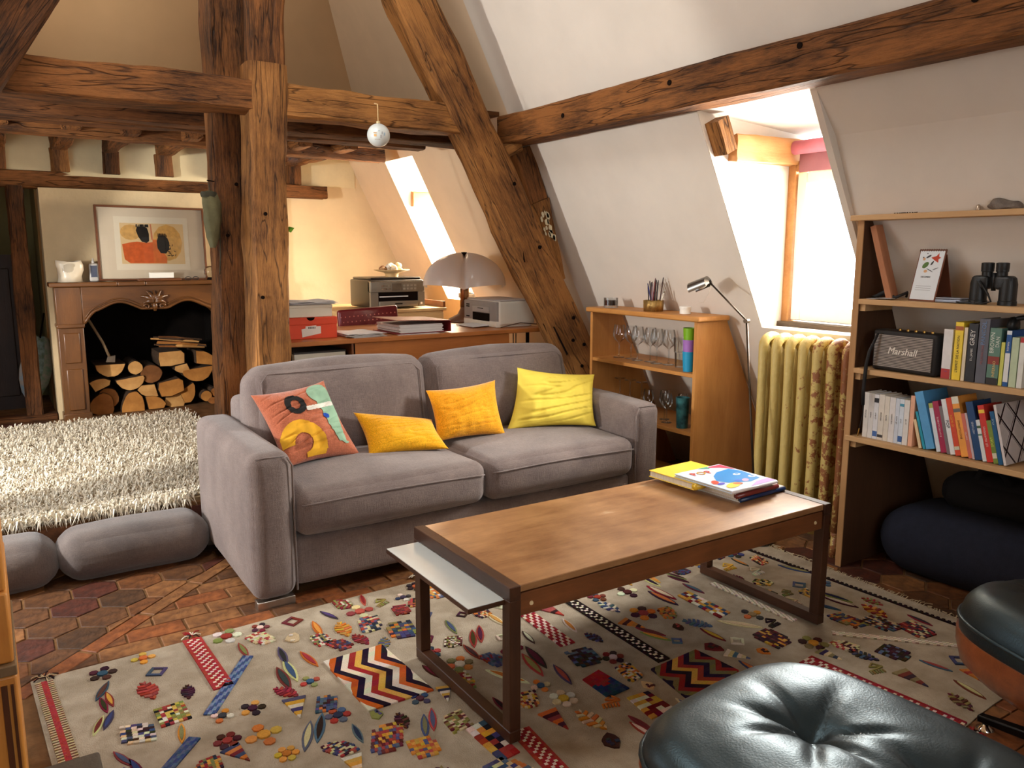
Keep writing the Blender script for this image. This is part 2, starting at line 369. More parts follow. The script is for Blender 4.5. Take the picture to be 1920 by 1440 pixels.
# floor -------------------------------------------------------------------------
GROUT = mk('floor_mortar', (120, 86, 54), .9, .2, 14, .3, spec=.15)
b = MB(); b.box(-1.55, 3.85, -1.7, 3.9, -.12, 0)
floor = struct(b.build('floor', GROUT), 'old floor of terracotta hexagons and bricks')
b = MB(); b.box(-1.6, 3.8, 3.9, 7.7, -.12, .19)
plat = struct(b.build('floor_platform', GROUT), 'raised tiled platform behind the sofa')
TC = [mk('terracotta_%d' % i, c, .62, .16, 22, .35, 40, spec=.35, col2=c2) for i, (c, c2) in enumerate([
    ((118, 72, 38), (78, 46, 24)), ((100, 64, 36), (68, 42, 24)), ((86, 42, 28), (56, 28, 19)), ((140, 94, 54), (98, 62, 35)), ((82, 54, 32), (54, 35, 21)), ((140, 80, 40), (100, 54, 26))])]
def clip(poly, p, n):
    out = []
    for i in range(len(poly)):
        a, c = V(poly[i]), V(poly[(i+1) % len(poly)]); da, dc = (a-p).dot(n), (c-p).dot(n)
        if da >= 0: out.append(a)
        if (da >= 0) != (dc >= 0): out.append(a + (c-a) * (da/(da-dc)))
    return out
def tile(poly, z, parent, rng, name='tile', h=.004, mats=TC):
    if len(poly) < 3: return
    c = sum((V(p) for p in poly), V((0, 0))) / len(poly)
    ar = abs(sum(V(poly[i]).x*V(poly[(i+1)%len(poly)]).y - V(poly[(i+1)%len(poly)]).x*V(poly[i]).y for i in range(len(poly)))) / 2
    if ar < .0008: return
    ins = [c + (V(p)-c) * (1 - .005/max(.02, (V(p)-c).length)) for p in poly]
    top = [c + (p-c) * (1 - .003/max(.02, (p-c).length)) for p in ins]
    n = len(poly); hh = h + rng.uniform(-.001, .001)
    b = MB(); b.add([(p.x-c.x, p.y-c.y, -.004) for p in ins] + [(p.x-c.x, p.y-c.y, hh-.0025) for p in ins] + [(p.x-c.x, p.y-c.y, hh) for p in top],
        [tuple(range(2*n, 3*n))] + [(k*n+i, k*n+(i+1)%n, (k+1)*n+(i+1)%n, (k+1)*n+i) for k in (0, 1) for i in range(n)])
    o = b.build(name, rng.choice(mats), parent); o.location = (c.x, c.y, z); return o
def hexes(x0, x1, y0, y1, a, keep, ang=0):
    s_ = a / math.sqrt(3)   # side, a = across flats
    out = []; j = 0; y = y0
    while y < y1:
        x = x0 + (a/2 if j % 2 else 0)
        while x < x1:
            c = V((x, y))
            if keep(c): out.append([c + V((math.sin(k*PI/3+ang), math.cos(k*PI/3+ang))) * s_ for k in range(6)])
            x += a
        y += 1.5 * s_; j += 1
    return out
rng = random.Random(4)
SP, SD = V((.065, 2.858)), V((.727, .687)); SN = V((-.687, .727))    # diagonal border strip
for p in hexes(-.25, .9, 2.65, 3.95, .168, lambda c: (c-SP).dot(SN) > -.06):
    q = clip(clip(p, SP + SN*.035, SN), V((0, 3.89)), V((0, -1)))
    tile(q, 0, floor, rng, mats=[TC[0], TC[1], TC[1], TC[4], TC[3]] if rng.random() > .15 else [TC[2]])
for k in range(5):   # strip tiles
    a0, a1 = -.15 + k*.3, -.15 + k*.3 + .297
    q = [SP + SD*a0 - SN*.032, SP + SD*a1 - SN*.032, SP + SD*a1 + SN*.032, SP + SD*a0 + SN*.032]
    tile(q, 0, floor, rng, 'strip_tile', mats=[TC[5], TC[3], TC[0]])
y = 2.55; j = 0
while y < 3.6:
    x = -.1 + (.1 if j % 2 else 0)
    while x < 1.3:
        p = [V((x, y)), V((x+.2, y)), V((x+.2, y+.1)), V((x, y+.1))]
        q = clip(p, SP - SN*.035, -SN)
        if len(q) > 2 and (x < .75 or y < 3.0) and y > 2.72: tile(q, 0, floor, rng, 'brick', mats=[TC[0], TC[3], TC[5], TC[3], TC[1]])
        x += .2
    y += .1; j += 1
for p in hexes(2.75, 3.6, 1.2, 2.6, .168, lambda c: c.x > 2.85): tile(p, 0, floor, rng, mats=[TC[2], TC[4], TC[1], TC[0], TC[3]])
y = .45; j = 0
while y < 1.3:
    x = 1.85 + (.1 if j % 2 else 0)
    while x < 2.95:
        tile([V((x, y)), V((x+.2, y)), V((x+.2, y+.1)), V((x, y+.1))], 0, floor, rng, 'brick', mats=[TC[0], TC[3], TC[5], TC[1]])
        x += .2
    y += .1; j += 1
# platform: brick riser, hexagons at the hall end
for i in range(9):
    for r_ in range(2):
        x0 = -.45 + i*.21 + (.1 if r_ else 0); M_ = Matrix(((1,0,0,0),(0,0,-1,3.9),(0,1,0,0),(0,0,0,1)))
        o = tile([V((x0, .008+r_*.088)), V((x0+.2, .008+r_*.088)), V((x0+.2, .09+r_*.088)), V((x0, .09+r_*.088))], 0, plat, rng, 'brick', .012, [TC[0], TC[2], TC[4], TC[5]])
        o.matrix_local = M_ @ Matrix.Translation(o.location)
for p in hexes(-.55, .75, 5.9, 6.5, .168, lambda c: c.y > 6.0 and not (c.x > .26 and c.y > 6.22)): tile(p, .19, plat, rng, mats=[TC[2], TC[4], TC[0], TC[1]])
b = MB(); b.box(-.8, .33, 6.42, 6.56, .19, .235)
struct(b.build('trim_1', OLDD, bevel=.008), 'wooden threshold of the hallway')
# ================================================================== timber frame
def beam(name, p0, p1, w_, h_, label=None, mat=OLD, seed=0, amp=.008, up=(0, 0, 1), parent=None, cat='beam', w1=None, h1=None, bow=0, cut0=0, cut1=0, group=None):
    """hand-hewn timber, local X along its length, slightly crooked faces and worn edges"""
    L = (V(p1) - V(p0)).length; n = max(4, int(L / .055)); b = MB(); w1 = w1 or w_; h1 = h1 or h_
    ch = .13; prof = []
    for sx_, sy_, hor in ((1,-1,0),(1,1,1),(-1,1,0),(-1,-1,1)): pass
    q = [(1, -1+ch), (1, -.35), (1, .35), (1, 1-ch), (1-ch, 1), (.35, 1), (-.35, 1), (-1+ch, 1), (-1, 1-ch), (-1, .35), (-1, -.35), (-1, -1+ch), (-1+ch, -1), (-.35, -1), (.35, -1), (1-ch, -1)]
    m = len(q); vs = []; fs = []
    for i in range(n + 1):
        t = i / n; ww = (w_ + (w1 - w_) * t) / 2; hh = (h_ + (h1 - h_) * t) / 2
        for (a, c) in q:
            x = L * t
            if i == 0: x += cut0 * c * hh
            if i == n: x += cut1 * c * hh
            d = noise.noise_vector(V((x * 2.2 + seed * 7.3, a * .9 + seed, c * .9))) * amp * 1.6 + noise.noise_vector(V((x * 9 + seed * 3.1, a * 3, c * 3))) * amp * .6
            vs.append((x + d.x * (0 if i in (0, n) else 1), a * ww + d.y, c * hh + d.z + bow * math.sin(PI * t)))
    for i in range(n):
        for k in range(m):
            a, c = i*m + k, i*m + (k+1) % m; fs.append((a, a+m, c+m, c))
    fs.append(tuple(range(m))); fs.append(tuple(n*m + k for k in reversed(range(m))))
    b.add(vs, fs); o = b.build(name, mat, parent, smooth=True); o.data.set_sharp_from_angle(angle=R(38))
    o.matrix_local = frame(p0, p1, up)
    if label: tag(o, label, cat, group)
    return o
def pegs(o, pts, r=.009):
    """dark peg holes, local coordinates on the timber (axis Y or Z)"""
    for (x, y, z, ax) in pts:
        b = MB(); b.lathe([(r, -.004), (r, .004)], 10); h = b.build('peg_hole', DARKHOLE, o)
        h.matrix_local = TR((x, y, z), R(90) if ax == 'y' else 0)
YF = 3.97
post = beam('wooden_post', (1.135, YF+.09, .19), (1.20, YF+.09, 2.24), .175, .185, 'tall front oak post between the two tie beams', OLD2, 1, up=(0, -1, 0), cat='post', amp=.012)
pegs(post, [(1.35, .03, .094, 'z'), (1.9, -.03, .094, 'z'), (.95, .05, .094, 'z'), (1.15, -.05, .094, 'z')])
beam('post_head', (1.205, YF+.10, 2.235), (1.235, YF+.10, 3.3), .17, .17, 'dark upper timber standing on the front oak post', OLD, 2, up=(0, -1, 0), cat='post', w1=.2)
pa = beam('wooden_post', (1.04, YF+.29, .19), (1.105, YF+.29, 3.3), .21, .17, 'dark rear oak post beside the fireplace with hanging cap', OLD, 3, up=(0, -1, 0), cat='post', amp=.012)
pegs(pa, [(1.5, .0, .088, 'z'), (1.1, -.03, .088, 'z'), (.75, .04, .088, 'z'), (1.25, .05, .088, 'z')])
beam('tie_beam', (-.75, YF+.09, 2.075), (1.115, YF+.09, 2.085), .18, .18, 'thick oak tie beam running left of the posts', OLD, 4, h1=.14, amp=.010)
beam('tie_beam', (1.275, YF+.10, 2.083), (2.31, YF+.10, 2.07), .17, .15, 'pale oak tie beam right of the posts carrying the bauble', OLD2, 5, h1=.155, amp=.010)
dg = beam('roof_brace', (3.385, YF+.08, .19), (1.685, YF+.08, 3.17), .235, .15, 'big leaning oak strut between desk and white roof slope', OLD2, 6, up=(0, -1, 0), amp=.011)
pegs(dg, [(.55, .03, .077, 'z'), (.66, -.05, .077, 'z'), (.73, .01, .077, 'z'), (.85, -.06, .077, 'z'), (1.35, -.05, .077, 'z'), (1.75, -.07, .077, 'z')], .011)
# old mortise in the strut
b = MB(); b.add([(1.30,.122,.03),(1.52,.122,.03),(1.50,.075,.081),(1.44,.05,.082),(1.33,.085,.081)], [(0,1,2,3,4)]); b.build('mortise', DARKHOLE, dg)
b = MB(); b.add([(.62,.122,.02),(.92,.122,.02),(.88,.092,.081),(.68,.085,.081)], [(0,1,2,3)]); b.build('mortise', DARKHOLE, dg)
beam('roof_brace', (2.44, YF+.15, 1.9), (1.76, YF+.15, 3.1), .09, .16, 'dark timber pressed against the top of the leaning strut', OLDD, 7, up=(0, -1, 0))
beam('roof_brace', (-1.12, YF-.02, .19), (.75, YF-.02, 3.25), .22, .2, 'dark leaning oak strut at the top left corner', OLDD, 8, up=(0, -1, 0))
pu = beam('purlin', (2.655, 4.16, 2.055), (2.60, -1.55, 2.06), .15, .165, 'long oak purlin under the white roof slope above the radiator', OLD, 9, amp=.0035)
pegs(pu, [(.66, -.076, .0, 'y'), (1.45, -.076, .03, 'y'), (2.13, -.076, .045, 'y'), (2.76, -.076, .05, 'y')], .012)
# cleat and curved brace under the purlin
beam('wooden_cleat', (2.50, 4.06, 1.90), (2.66, 4.06, 1.97), .09, .075, 'small pale wooden cleat under the end of the purlin', OLD2, 10)
bc = beam('curved_brace', (2.70, 4.12, 1.96), (2.81, 4.12, 1.66), .15, .12, 'upper half of the short curved brace below the purlin', OLD, 11, up=(0, -1, 0))
bc = beam('curved_brace', (2.82, 4.12, 1.66), (2.99, 4.12, 1.19), .15, .12, 'lower half of the curved brace with flaking white paint', OLD2, 12, up=(0, -1, 0), w1=.05)
b = MB(); rg = random.Random(5)
for k in range(16):
    x, y = rg.uniform(.07, .24), rg.uniform(-.03, .03) ; r_ = rg.uniform(.006, .016)
    b.add([(x + r_*2*math.cos(a)*rg.uniform(.7, 1.2), y + r_*math.sin(a)*rg.uniform(.7, 1.2), .066) for a in [i*PI/3 for i in range(6)]], [(0,1,2,3,4,5)])
b.build('paint_flakes', mk('paint_flake', (214, 200, 168), .8), bc)
# loft floor over the alcove
beam('loft_beam', (-.7, 4.55, 2.065), (2.56, 4.55, 2.07), .15, .13, 'dark cross beam of the loft just behind the tie beams', OLDD, 13)
beam('loft_beam', (-.6, 4.98, 2.085), (2.50, 4.98, 2.085), .12, .11, 'narrow dark cross beam of the loft, second behind the tie beams', OLDD, 14)
beam('loft_beam', (-.6, 5.42, 2.075), (2.55, 5.75, 2.06), .10, .09, 'crooked pale cross beam of the loft nearest the joist ends', OLD, 15)
b = MB()
ceil = empty('ceiling', (0, 0, 0)); struct(ceil, 'dark plank underside of the loft')
for k in range(9):
    b = MB(); y0 = 4.2 + k*.27; b.box(-.75, 2.62, y0, y0+.262, 2.15, 2.175); b.build('plank', OLDD, ceil)
for k, (x0, x1) in enumerate([(.06, .17), (.425, .535), (.745, .85), (1.09, 1.205), (1.46, 1.57), (1.80, 1.90), (2.12, 2.225)]):
    lab = ['first pale joist from the left above the wall beam', 'second joist from the left over the picture', 'third dark joist from the left over the picture', 'fourth joist over the right end of the picture', 'joist end half hidden beside the dark rear post', 'joist hidden behind the front post', 'joist end above the alcove wall right of the posts'][k]
    j = empty('ceiling_joist', ((x0+x1)/2, 6.42, 1.9), 0, lab, 'joist', 'joists above the fireplace wall')
    yo = .22 if x0 > 1.7 else 0
    beam('joist', (0, .1+yo, .205), (0, -1.02, .215), x1-x0-.01, .12, None, (OLD, OLD, OLDD, OLD, OLD, OLD, OLD)[k], 20+k, parent=j)
    beam('peg_block', (0, .05+yo, .0), (0, .05+yo, .155), .12, x1-x0, None, (OLD, OLD2, OLDD, OLD, OLD, OLD, OLD)[k], 30+k, parent=j, up=(1, 0, 0))
beam('wall_beam', (-.75, 6.45, 1.845), (2.43, 6.66, 1.845), .12, .115, 'long oak beam across the chimney breast above the picture', OLD, 16, h1=.10)
# dormer timbers
beam('dormer_lintel', (2.955, 2.70, 1.835), (3.44, 2.70, 1.84), .07, .115, 'pale oak lintel along the lit window cheek', SILLW, 40)
beam('wooden_block', (2.83, 2.70, 1.95), (2.90, 2.70, 1.81), .08, .12, 'short oak block stuck out of the lit window cheek', OLD2, 41, up=(0, -1, 0))
beam('dormer_lintel', (2.93, 6.03, 1.78), (3.40, 6.03, 1.78), .06, .115, 'short pale lintel in the bright alcove window recess', SILLW, 42)
bl = empty('roller_blind', (3.36, 2.4, 1.86), 0, 'rolled up pink roller blind over the window', 'blind')
b = MB(); b.tube([(0, -.31, .0), (0, .28, .0)], .033, 16); b.build('fabric_roll', mk('blind_pink', (206, 120, 136), .8, .06), bl, smooth=True).data.set_sharp_from_angle(angle=R(40))
b = MB(); b.box(.022, .03, -.30, .25, -.115, -.0); b.build('hanging_fabric', mk('blind_mauve', (158, 104, 110), .85, .06), bl)
b = MB(); b.tube([(0, .28, 0), (0, .305, 0)], .034, 16); b.build('end_cap', mk('cap_white', (236, 226, 206), .4, .02), bl)
# hall post
beam('wooden_post', (.19, 6.50, .19), (.20, 6.50, 1.80), .10, .13, 'dark hallway post left of the chimney breast', OLDD, 17, up=(0, -1, 0), cat='post')
# ================================================================== sofa
def fabric(name, col, col2=None, weave=420, bump=.35, rough=.9):
    if name in _mc: return _mc[name]
    m = mk(name, col, rough, .10, 5, 0, col2=col2, spec=.15, sheen=.25); nt = m.node_tree; b = nt.nodes['Principled BSDF']
    tc = N(nt, 'ShaderNodeTexCoord'); hs = []
    for st in ((1, .08, 1), (.08, 1, 1), (1, 1, .08)):
        mp = N(nt, 'ShaderNodeMapping'); mp.inputs['Scale'].default_value = st; nt.links.new(tc.outputs['Object'], mp.inputs[0])
        no = N(nt, 'ShaderNodeTexNoise', Scale=weave, Detail=1); nt.links.new(mp.outputs[0], no.inputs['Vector']); hs.append(no)
    a1 = N(nt, 'ShaderNodeMath', operation='ADD'); a2 = N(nt, 'ShaderNodeMath', operation='ADD')
    nt.links.new(hs[0].outputs['Fac'], a1.inputs[0]); nt.links.new(hs[1].outputs['Fac'], a1.inputs[1]); nt.links.new(a1.outputs[0], a2.inputs[0]); nt.links.new(hs[2].outputs['Fac'], a2.inputs[1])
    bp = N(nt, 'ShaderNodeBump', Strength=bump, Distance=.004); nt.links.new(a2.outputs[0], bp.inputs['Height']); nt.links.new(bp.outputs[0], b.inputs['Normal'])
    old = b.inputs['Base Color'].links[0].from_socket; mr = N(nt, 'ShaderNodeMapRange'); mr.inputs[1].default_value = 1.1; mr.inputs[2].default_value = 1.9; mr.inputs[3].default_value = .78; mr.inputs[4].default_value = 1.2
    nt.links.new(a2.outputs[0], mr.inputs[0]); mm = N(nt, 'ShaderNodeMix', data_type='RGBA', blend_type='MULTIPLY'); mm.inputs[0].default_value = 1
    nt.links.new(old, mm.inputs[6]); nt.links.new(mr.outputs[0], mm.inputs[7]); nt.links.new(mm.outputs[2], b.inputs['Base Color'])
    return m
SOFA = fabric('sofa_cloth', (128, 114, 109), (110, 97, 94))
CHROME = mk('brushed_steel', (196, 190, 180), .3, .05, 30, metal=1)
sofa = empty('sofa', (.743, 2.945, 0), 0, 'grey two seat fabric sofa with broad arms', 'sofa')
def wob(o, amp, sc, seed=0):
    for v in o.data.vertices:
        v.co += noise.noise_vector(v.co * sc + V((seed*5.1, seed*2.3, 0))) * amp
    return o
def soft(b, name, mat, parent, amp=.004, sc=4, seed=0, M=None):
    o = b.build(name, mat, parent, smooth=True, M=M); wob(o, amp, sc, seed); return o
b = MB(); b.rbox(.17, 1.885, .03, .93, .06, .258, .025, 3, puff=.004); soft(b, 'base', SOFA, sofa, .002)
b = MB(); b.rbox(.16, 1.895, .66, .93, .06, .70, .04, 3, puff=.004); soft(b, 'back_panel', SOFA, sofa, .003)
for i, x0 in enumerate((0, 1.885)):
    b = MB(); b.rbox(x0, x0+.17, 0, .93, .035, .612, .05, 4, puff=.010); a = soft(b, 'arm', SOFA, sofa, .003, 3, i)
    xi = x0 + .165 if i == 0 else x0 + .005
    b = MB(); b.tube([(xi, .004, .06), (xi, .004, .56), (xi - (.02 if i == 0 else -.02), .004, .595)], .004, 6); b.tube([(x0 + .03, .012, .598), (x0+.14, .012, .598)], .003, 6); b.build('piping', SOFA, a, smooth=True)
    for yf in (.012, .85): b = MB(); b.box(x0+.012, x0+.158, yf, yf+.048, 0, .036); b.build('foot', CHROME, sofa, bevel=.003)
for i, (x0, x1) in enumerate(((.172, 1.026), (1.030, 1.884))):
    b = MB(); b.rbox(x0, x1, -.012, .70, .262, .452, .055, 5, puff=.026); c = soft(b, 'seat_cushion', SOFA, sofa, .006, 3.5, 3+i)
    b = MB(); b.tube([(x0+.03, -.020-.012*math.sin(PI*k/20), .415) if False else (x0+.02+(x1-x0-.04)*k/20, -.014-.018*math.sin(PI*k/20)**.6, .398+.012*math.sin(PI*k/20)) for k in range(21)], .0035, 6); b.build('piping', SOFA, c, smooth=True)
    M = TR((0, .60, .44), R(-11)); b = MB()
    b.rbox(x0+.004, x1-.004, -.105, .105, -.02, .415, .07, 5, puff=.03); c = soft(b, 'back_cushion', SOFA, sofa, .008, 4, 6+i, M)
    b = MB(); b.tube([(x0+.05, -.10, .02), (x0+.045, -.108, .34), (x0+.075, -.100, .374)] + [(x0+.08+(x1-x0-.16)*k/12, -.100-.008*math.sin(PI*k/12), .376) for k in range(13)] + [(x1-.045, -.108, .34), (x1-.05, -.10, .02)], .003, 6); b.build('piping', SOFA, c, smooth=True)

# ------------------------------------------------------------------ throw cushions
def pillow(name, cs, th, mat, label, seed, n=56, wr=.006, group='throw cushions on the sofa', bulge=1):
    """cushion spanned by its four corners (top left, top right, bottom right, bottom left)"""
    A, B, C_, D = [V(c) for c in cs]; ctr = (A+B+C_+D)/4; nrm = (B-A).cross(D-A).normalized()
    def S(u, v, side, off=0):
        e = .05; uu, vv = 2*u-1, 2*v-1
        pu = u + (-e*uu*(1-vv*vv)) ; pv = v + (-e*vv*(1-uu*uu))
        p = A*(1-pu)*(1-pv) + B*pu*(1-pv) + C_*pu*pv + D*(1-pu)*pv
        h = ((1-abs(uu)**2.4)*(1-abs(vv)**2.4))**.55
        f = noise.noise(V((u*3+seed, v*3, side*2))) * wr*2 + noise.noise(V((u*9+seed, v*5+seed, side))) * wr
        edge = min(1, 6*min(u, 1-u, v, 1-v))
        r_ = noise.noise(V((u*2.2+v*7.5+seed*3, v*1.5-u, side*3))); f -= wr*1.2*max(0, 1-abs(r_)*9)
        return p - nrm*side*(th*h*bulge + f*edge + off) - ctr
    b = MB(); vs = []; fs = []; idx = {}
    for side in (1, -1):
        for i in range(n+1):
            for j in range(n+1):
                k = (i, j, side if 0 < i < n and 0 < j < n else 0)
                if k not in idx: idx[k] = len(vs); vs.append(S(i/n, j/n, side))
    g = lambda i, j, s_: idx[(i, j, s_ if 0 < i < n and 0 < j < n else 0)]
    for side in (1, -1):
        for i in range(n):
            for j in range(n):
                q = (g(i,j,side), g(i,j+1,side), g(i+1,j+1,side), g(i+1,j,side)); fs.append(q if side == 1 else q[::-1])
    b.add(vs, fs); o = b.build(name, mat, smooth=True); o.location = ctr; tag(o, label, 'cushion', group)
    return o, S
T1 = ((.895, 3.44, .757), (1.225, 3.46, .79), (1.325, 3.30, .468), (.965, 3.24, .470))
terra = fabric('cushion_terracotta', (186, 108, 78), (170, 94, 66), 300, .3)
o1, S1 = pillow('throw_cushion', T1, .075, terra, 'terracotta cushion with appliqued shapes by the left sofa arm', 1, n=110)
def applique(o, S, test, col, name, off=.003, n=165):
    b = MB(); vs = []; fs = []; idx = {}
    def g(i, j):
        if (i, j) not in idx: idx[(i, j)] = len(vs); vs.append(S(i/n, j/n, 1, off))
        return idx[(i, j)]
    for i in range(4, n-4):
        for j in range(4, n-4):
            if test((i+.5)/n, (j+.5)/n): fs.append((g(i,j), g(i,j+1), g(i+1,j+1), g(i+1,j)))
    b.add(vs, fs); return b.build(name, col, o, smooth=True)
hy = math.hypot
applique(o1, S1, lambda u, v: .062 < hy(u-.40, v-.28) < .142, mk('felt_black', (30, 28, 28), .95), 'applique_ring')
def mint(u, v):
    if hy((u-.80)/.17, (v-.17)/.14) < 1: return True
    t = (v-.15)/.68
    if not 0 < t < 1.04: return hy(u-.86, v-.83) < .055
    cx = .84 + .02*math.sin(t*5); return abs(u-cx) < .12*(1-t)+.055
applique(o1, S1, mint, mk('felt_mint', (150, 186, 158), .95), 'applique_blob')
applique(o1, S1, lambda u, v: abs((v-.375)+(u-.55)*.11) < .032 and .54 < u < .93 or hy(u-.54, v-.376) < .032 or hy(u-.93, v-.334) < .032, mk('felt_white', (236, 230, 218), .95), 'applique_bar', .0048)
applique(o1, S1, lambda u, v: hy(u-.755, v-.50) < .042, mk('felt_blue', (28, 74, 170), .9), 'applique_dot', .0045)
def arch(u, v):
    d = hy((u-.30)/1.0, (v-.80)); return (.12 < d < .30 and (v < .80 or u > .30)) or (.14 < u-.30+.02 < .31 and .78 < v < .93 and u > .4)
applique(o1, S1, arch, mk('felt_yellow', (240, 178, 44), .95), 'applique_arch', .0032)
yl = fabric('cushion_saffron', (238, 176, 26), (226, 158, 16), 300, .25)
pillow('throw_cushion', ((1.345, 3.42, .638), (1.745, 3.42, .560), (1.71, 3.185, .468), (1.35, 3.265, .468)), .06, yl, 'saffron yellow cushion lying slumped in the middle of the sofa', 2, wr=.0035)
pillow('throw_cushion', ((1.715, 3.42, .705), (2.105, 3.42, .722), (2.085, 3.29, .468), (1.72, 3.33, .468)), .065, fabric('cushion_amber', (240, 170, 30), (228, 150, 18), 300, .25), 'amber cushion upright between slumped and lemon cushions', 3, wr=.0045)
pillow('throw_cushion', ((2.245, 3.43, .774), (2.73, 3.40, .702), (2.585, 3.20, .468), (2.135, 3.36, .468)), .075, mk('cushion_lemon', (246, 222, 92), .75, .04, 8, .1, spec=.2), 'pale lemon cushion in the right corner of the sofa', 4, wr=.010)

# ------------------------------------------------------------------ coffee table
TEAK = wood('teak_top', (176, 130, 86), (122, 78, 44), .33, 9, 5, .06, .5, lo=.36, hi=.66, coat=.35)
for _n in TEAK.node_tree.nodes:
    if _n.type == 'VALTORGB': _e = _n.color_ramp.elements.new(.74); _e.color = srgb((204, 172, 136))
DTEAK = wood('teak_dark', (84, 50, 30), (46, 26, 16), .4, 8, 10, .12, .45)
DTEAKY = wood('teak_dark_y', (84, 50, 30), (46, 26, 16), .4, 8, 10, .12, .45, axis=1)
LAMIN = mk('white_laminate', (214, 222, 222), .25, .02, spec=.5)
TX, TY = 1.10, 1.715
tab = empty('coffee_table', (TX, TY, .0135), 0, 'long teak coffee table with sled legs and pull-out leaves', 'table')
TW, TD, TH = 1.37, .585, .4575
b = MB(); b.box(.036, TW-.036, .006, TD-.006, TH-.022, TH-.001); b.build('tabletop', TEAK, tab, bevel=.002, seg=1)
for x0, in ((0,), (TW-.036,)):
    for y0 in (0, TD-.04):
        b = MB(); b.box(x0, x0+.036, y0, y0+.04, .035, TH-.04); b.build('leg', wood('teak_dark_z', (84, 50, 30), (46, 26, 16), .4, 8, 10, .12, .45, axis=2), tab, bevel=.002, seg=1)
    b = MB(); b.box(x0, x0+.036, 0, TD, 0, .035); b.build('sled_rail', DTEAKY, tab, bevel=.002, seg=1)
    b = MB(); b.box(x0, x0+.036, 0, TD, TH-.04, TH); b.build('end_rail', DTEAKY, tab, bevel=.002, seg=1)
for y0 in (.008, TD-.028):
    b = MB(); b.box(.036, TW-.036, y0, y0+.02, TH-.092, TH-.027); r_ = b.build('apron', wood('teak_apron', (140, 84, 46), (88, 50, 26), .4, 8, 10, .1, .45), tab, bevel=.002, seg=1)
    for x in (.075, TW-.075):
        b = MB(); b.lathe([(.0065, 0), (.005, .003)], 14); k = b.build('dowel_cap', mk('dowel_pale', (230, 206, 160), .5, .05), r_); k.matrix_local = TR((x, y0 if y0 < .1 else y0+.02, TH-.062), R(90 if y0 < .1 else -90))
for x0, x1 in ((-.112, .3), (TW-.3, TW+.035)):
    b = MB(); b.box(x0, x1, .03, TD-.03, TH-.058, TH-.044); lf = b.build('pull_out_leaf', DTEAK, tab, bevel=.001, seg=1)
    b = MB(); b.box(x0+.001, x1-.001, .031, TD-.031, TH-.0441, TH-.0425); b.build('laminate', LAMIN, lf)

# ------------------------------------------------------------------ kilim
KIL = mk('kilim_wool', (178, 165, 146), .95, .10, 9, .5, 260, spec=.1, col2=(152, 139, 120))
nt = KIL.node_tree
def kz(x, y): return .0085 + .0035*max(0, noise.noise(V((x*2.3, y*2.9, .3))))*1.2
kil = empty('kilim_rug', (0, 0, 0), 0, 'beige woven rug with scattered colourful embroidered motifs', 'rug')
KC = [(0.0, 2.83), (2.955, 2.945), (2.93, 1.11), (.10, 1.02)]       # rear left, rear right, front right, front left
b = MB(); n1, n2 = 60, 36; vs = []; fs = []
for i in range(n1+1):
    for j in range(n2+1):
        u, v = i/n1, j/n2; p = V(KC[0])*(1-u)*(1-v)+V(KC[1])*u*(1-v)+V(KC[2])*u*v+V(KC[3])*(1-u)*v
        if j == n2: p.y += .02*noise.noise(V((p.x*3, 0, 1)))
        vs.append((p.x, p.y, kz(p.x, p.y)))
m_ = len(vs); vs += [(p[0], p[1], .0008) for p in vs]
for i in range(n1):
    for j in range(n2):
        a = i*(n2+1)+j; fs.append((a, a+1, a+n2+2, a+n2+1)); fs.append((m_+a, m_+a+n2+1, m_+a+n2+2, m_+a+1))
rim = [i*(n2+1) for i in range(n1+1)] + [n1*(n2+1)+j for j in range(1, n2+1)] + [i*(n2+1)+n2 for i in range(n1-1, -1, -1)] + [j for j in range(n2-1, 0, -1)]
for k in range(len(rim)):
    a, c = rim[k], rim[(k+1) % len(rim)]; fs.append((a, c, m_+c, m_+a))
b.add(vs, fs); b.build('weave', KIL, kil, smooth=True).data.set_sharp_from_angle(angle=R(40))
PAL = [(150, 44, 44), (120, 30, 44), (54, 24, 34), (52, 66, 110), (36, 40, 66), (226, 168, 62), (216, 120, 48), (232, 222, 202), (134, 132, 76), (94, 34, 40), (38, 26, 24), (176, 64, 60), (222, 206, 160), (78, 96, 136)]
rg = random.Random(11)
KM = vcol('embroidery', .95, .6, 500, .1, .25)
class Mot(MB):
    def q(s, pts, col, h=.0045):
        n = len(pts); top = [(p[0], p[1], kz(p[0], p[1]) + h) for p in pts]; bot = [(p[0], p[1], kz(p[0], p[1]) - .001) for p in pts]
        s.add(top + bot, [tuple(range(n))] + [(i, n+i, n+(i+1) % n, (i+1) % n) for i in range(n)], col=tuple(x/255 for x in col))
    def done(s, name='motif'): return s.build(name, KM, kil)
def ccw(pts):
    a = sum(pts[i][0]*pts[(i+1) % len(pts)][1]-pts[(i+1) % len(pts)][0]*pts[i][1] for i in range(len(pts))); return pts if a > 0 else pts[::-1]
def bil(cs, u, v): return V(cs[0])*(1-u)*(1-v)+V(cs[1])*u*(1-v)+V(cs[2])*u*v+V(cs[3])*(1-u)*v
def jit(c, a=14): return tuple(max(0, min(255, x+rg.uniform(-a, a))) for x in c)
def check(cs, nu, nv, cols, fill=.96, mode=None):
    m = Mot()
    for i in range(nu):
        for j in range(nv):
            c = mode(i, j) if mode else rg.choice(cols)
            if c is None: continue
            g = (1-fill)/2; m.q(ccw([bil(cs, (i+g)/nu, (j+g)/nv), bil(cs, (i+1-g)/nu, (j+g)/nv), bil(cs, (i+1-g)/nu, (j+1-g)/nv), bil(cs, (i+g)/nu, (j+1-g)/nv)]), jit(c))
    return m.done()
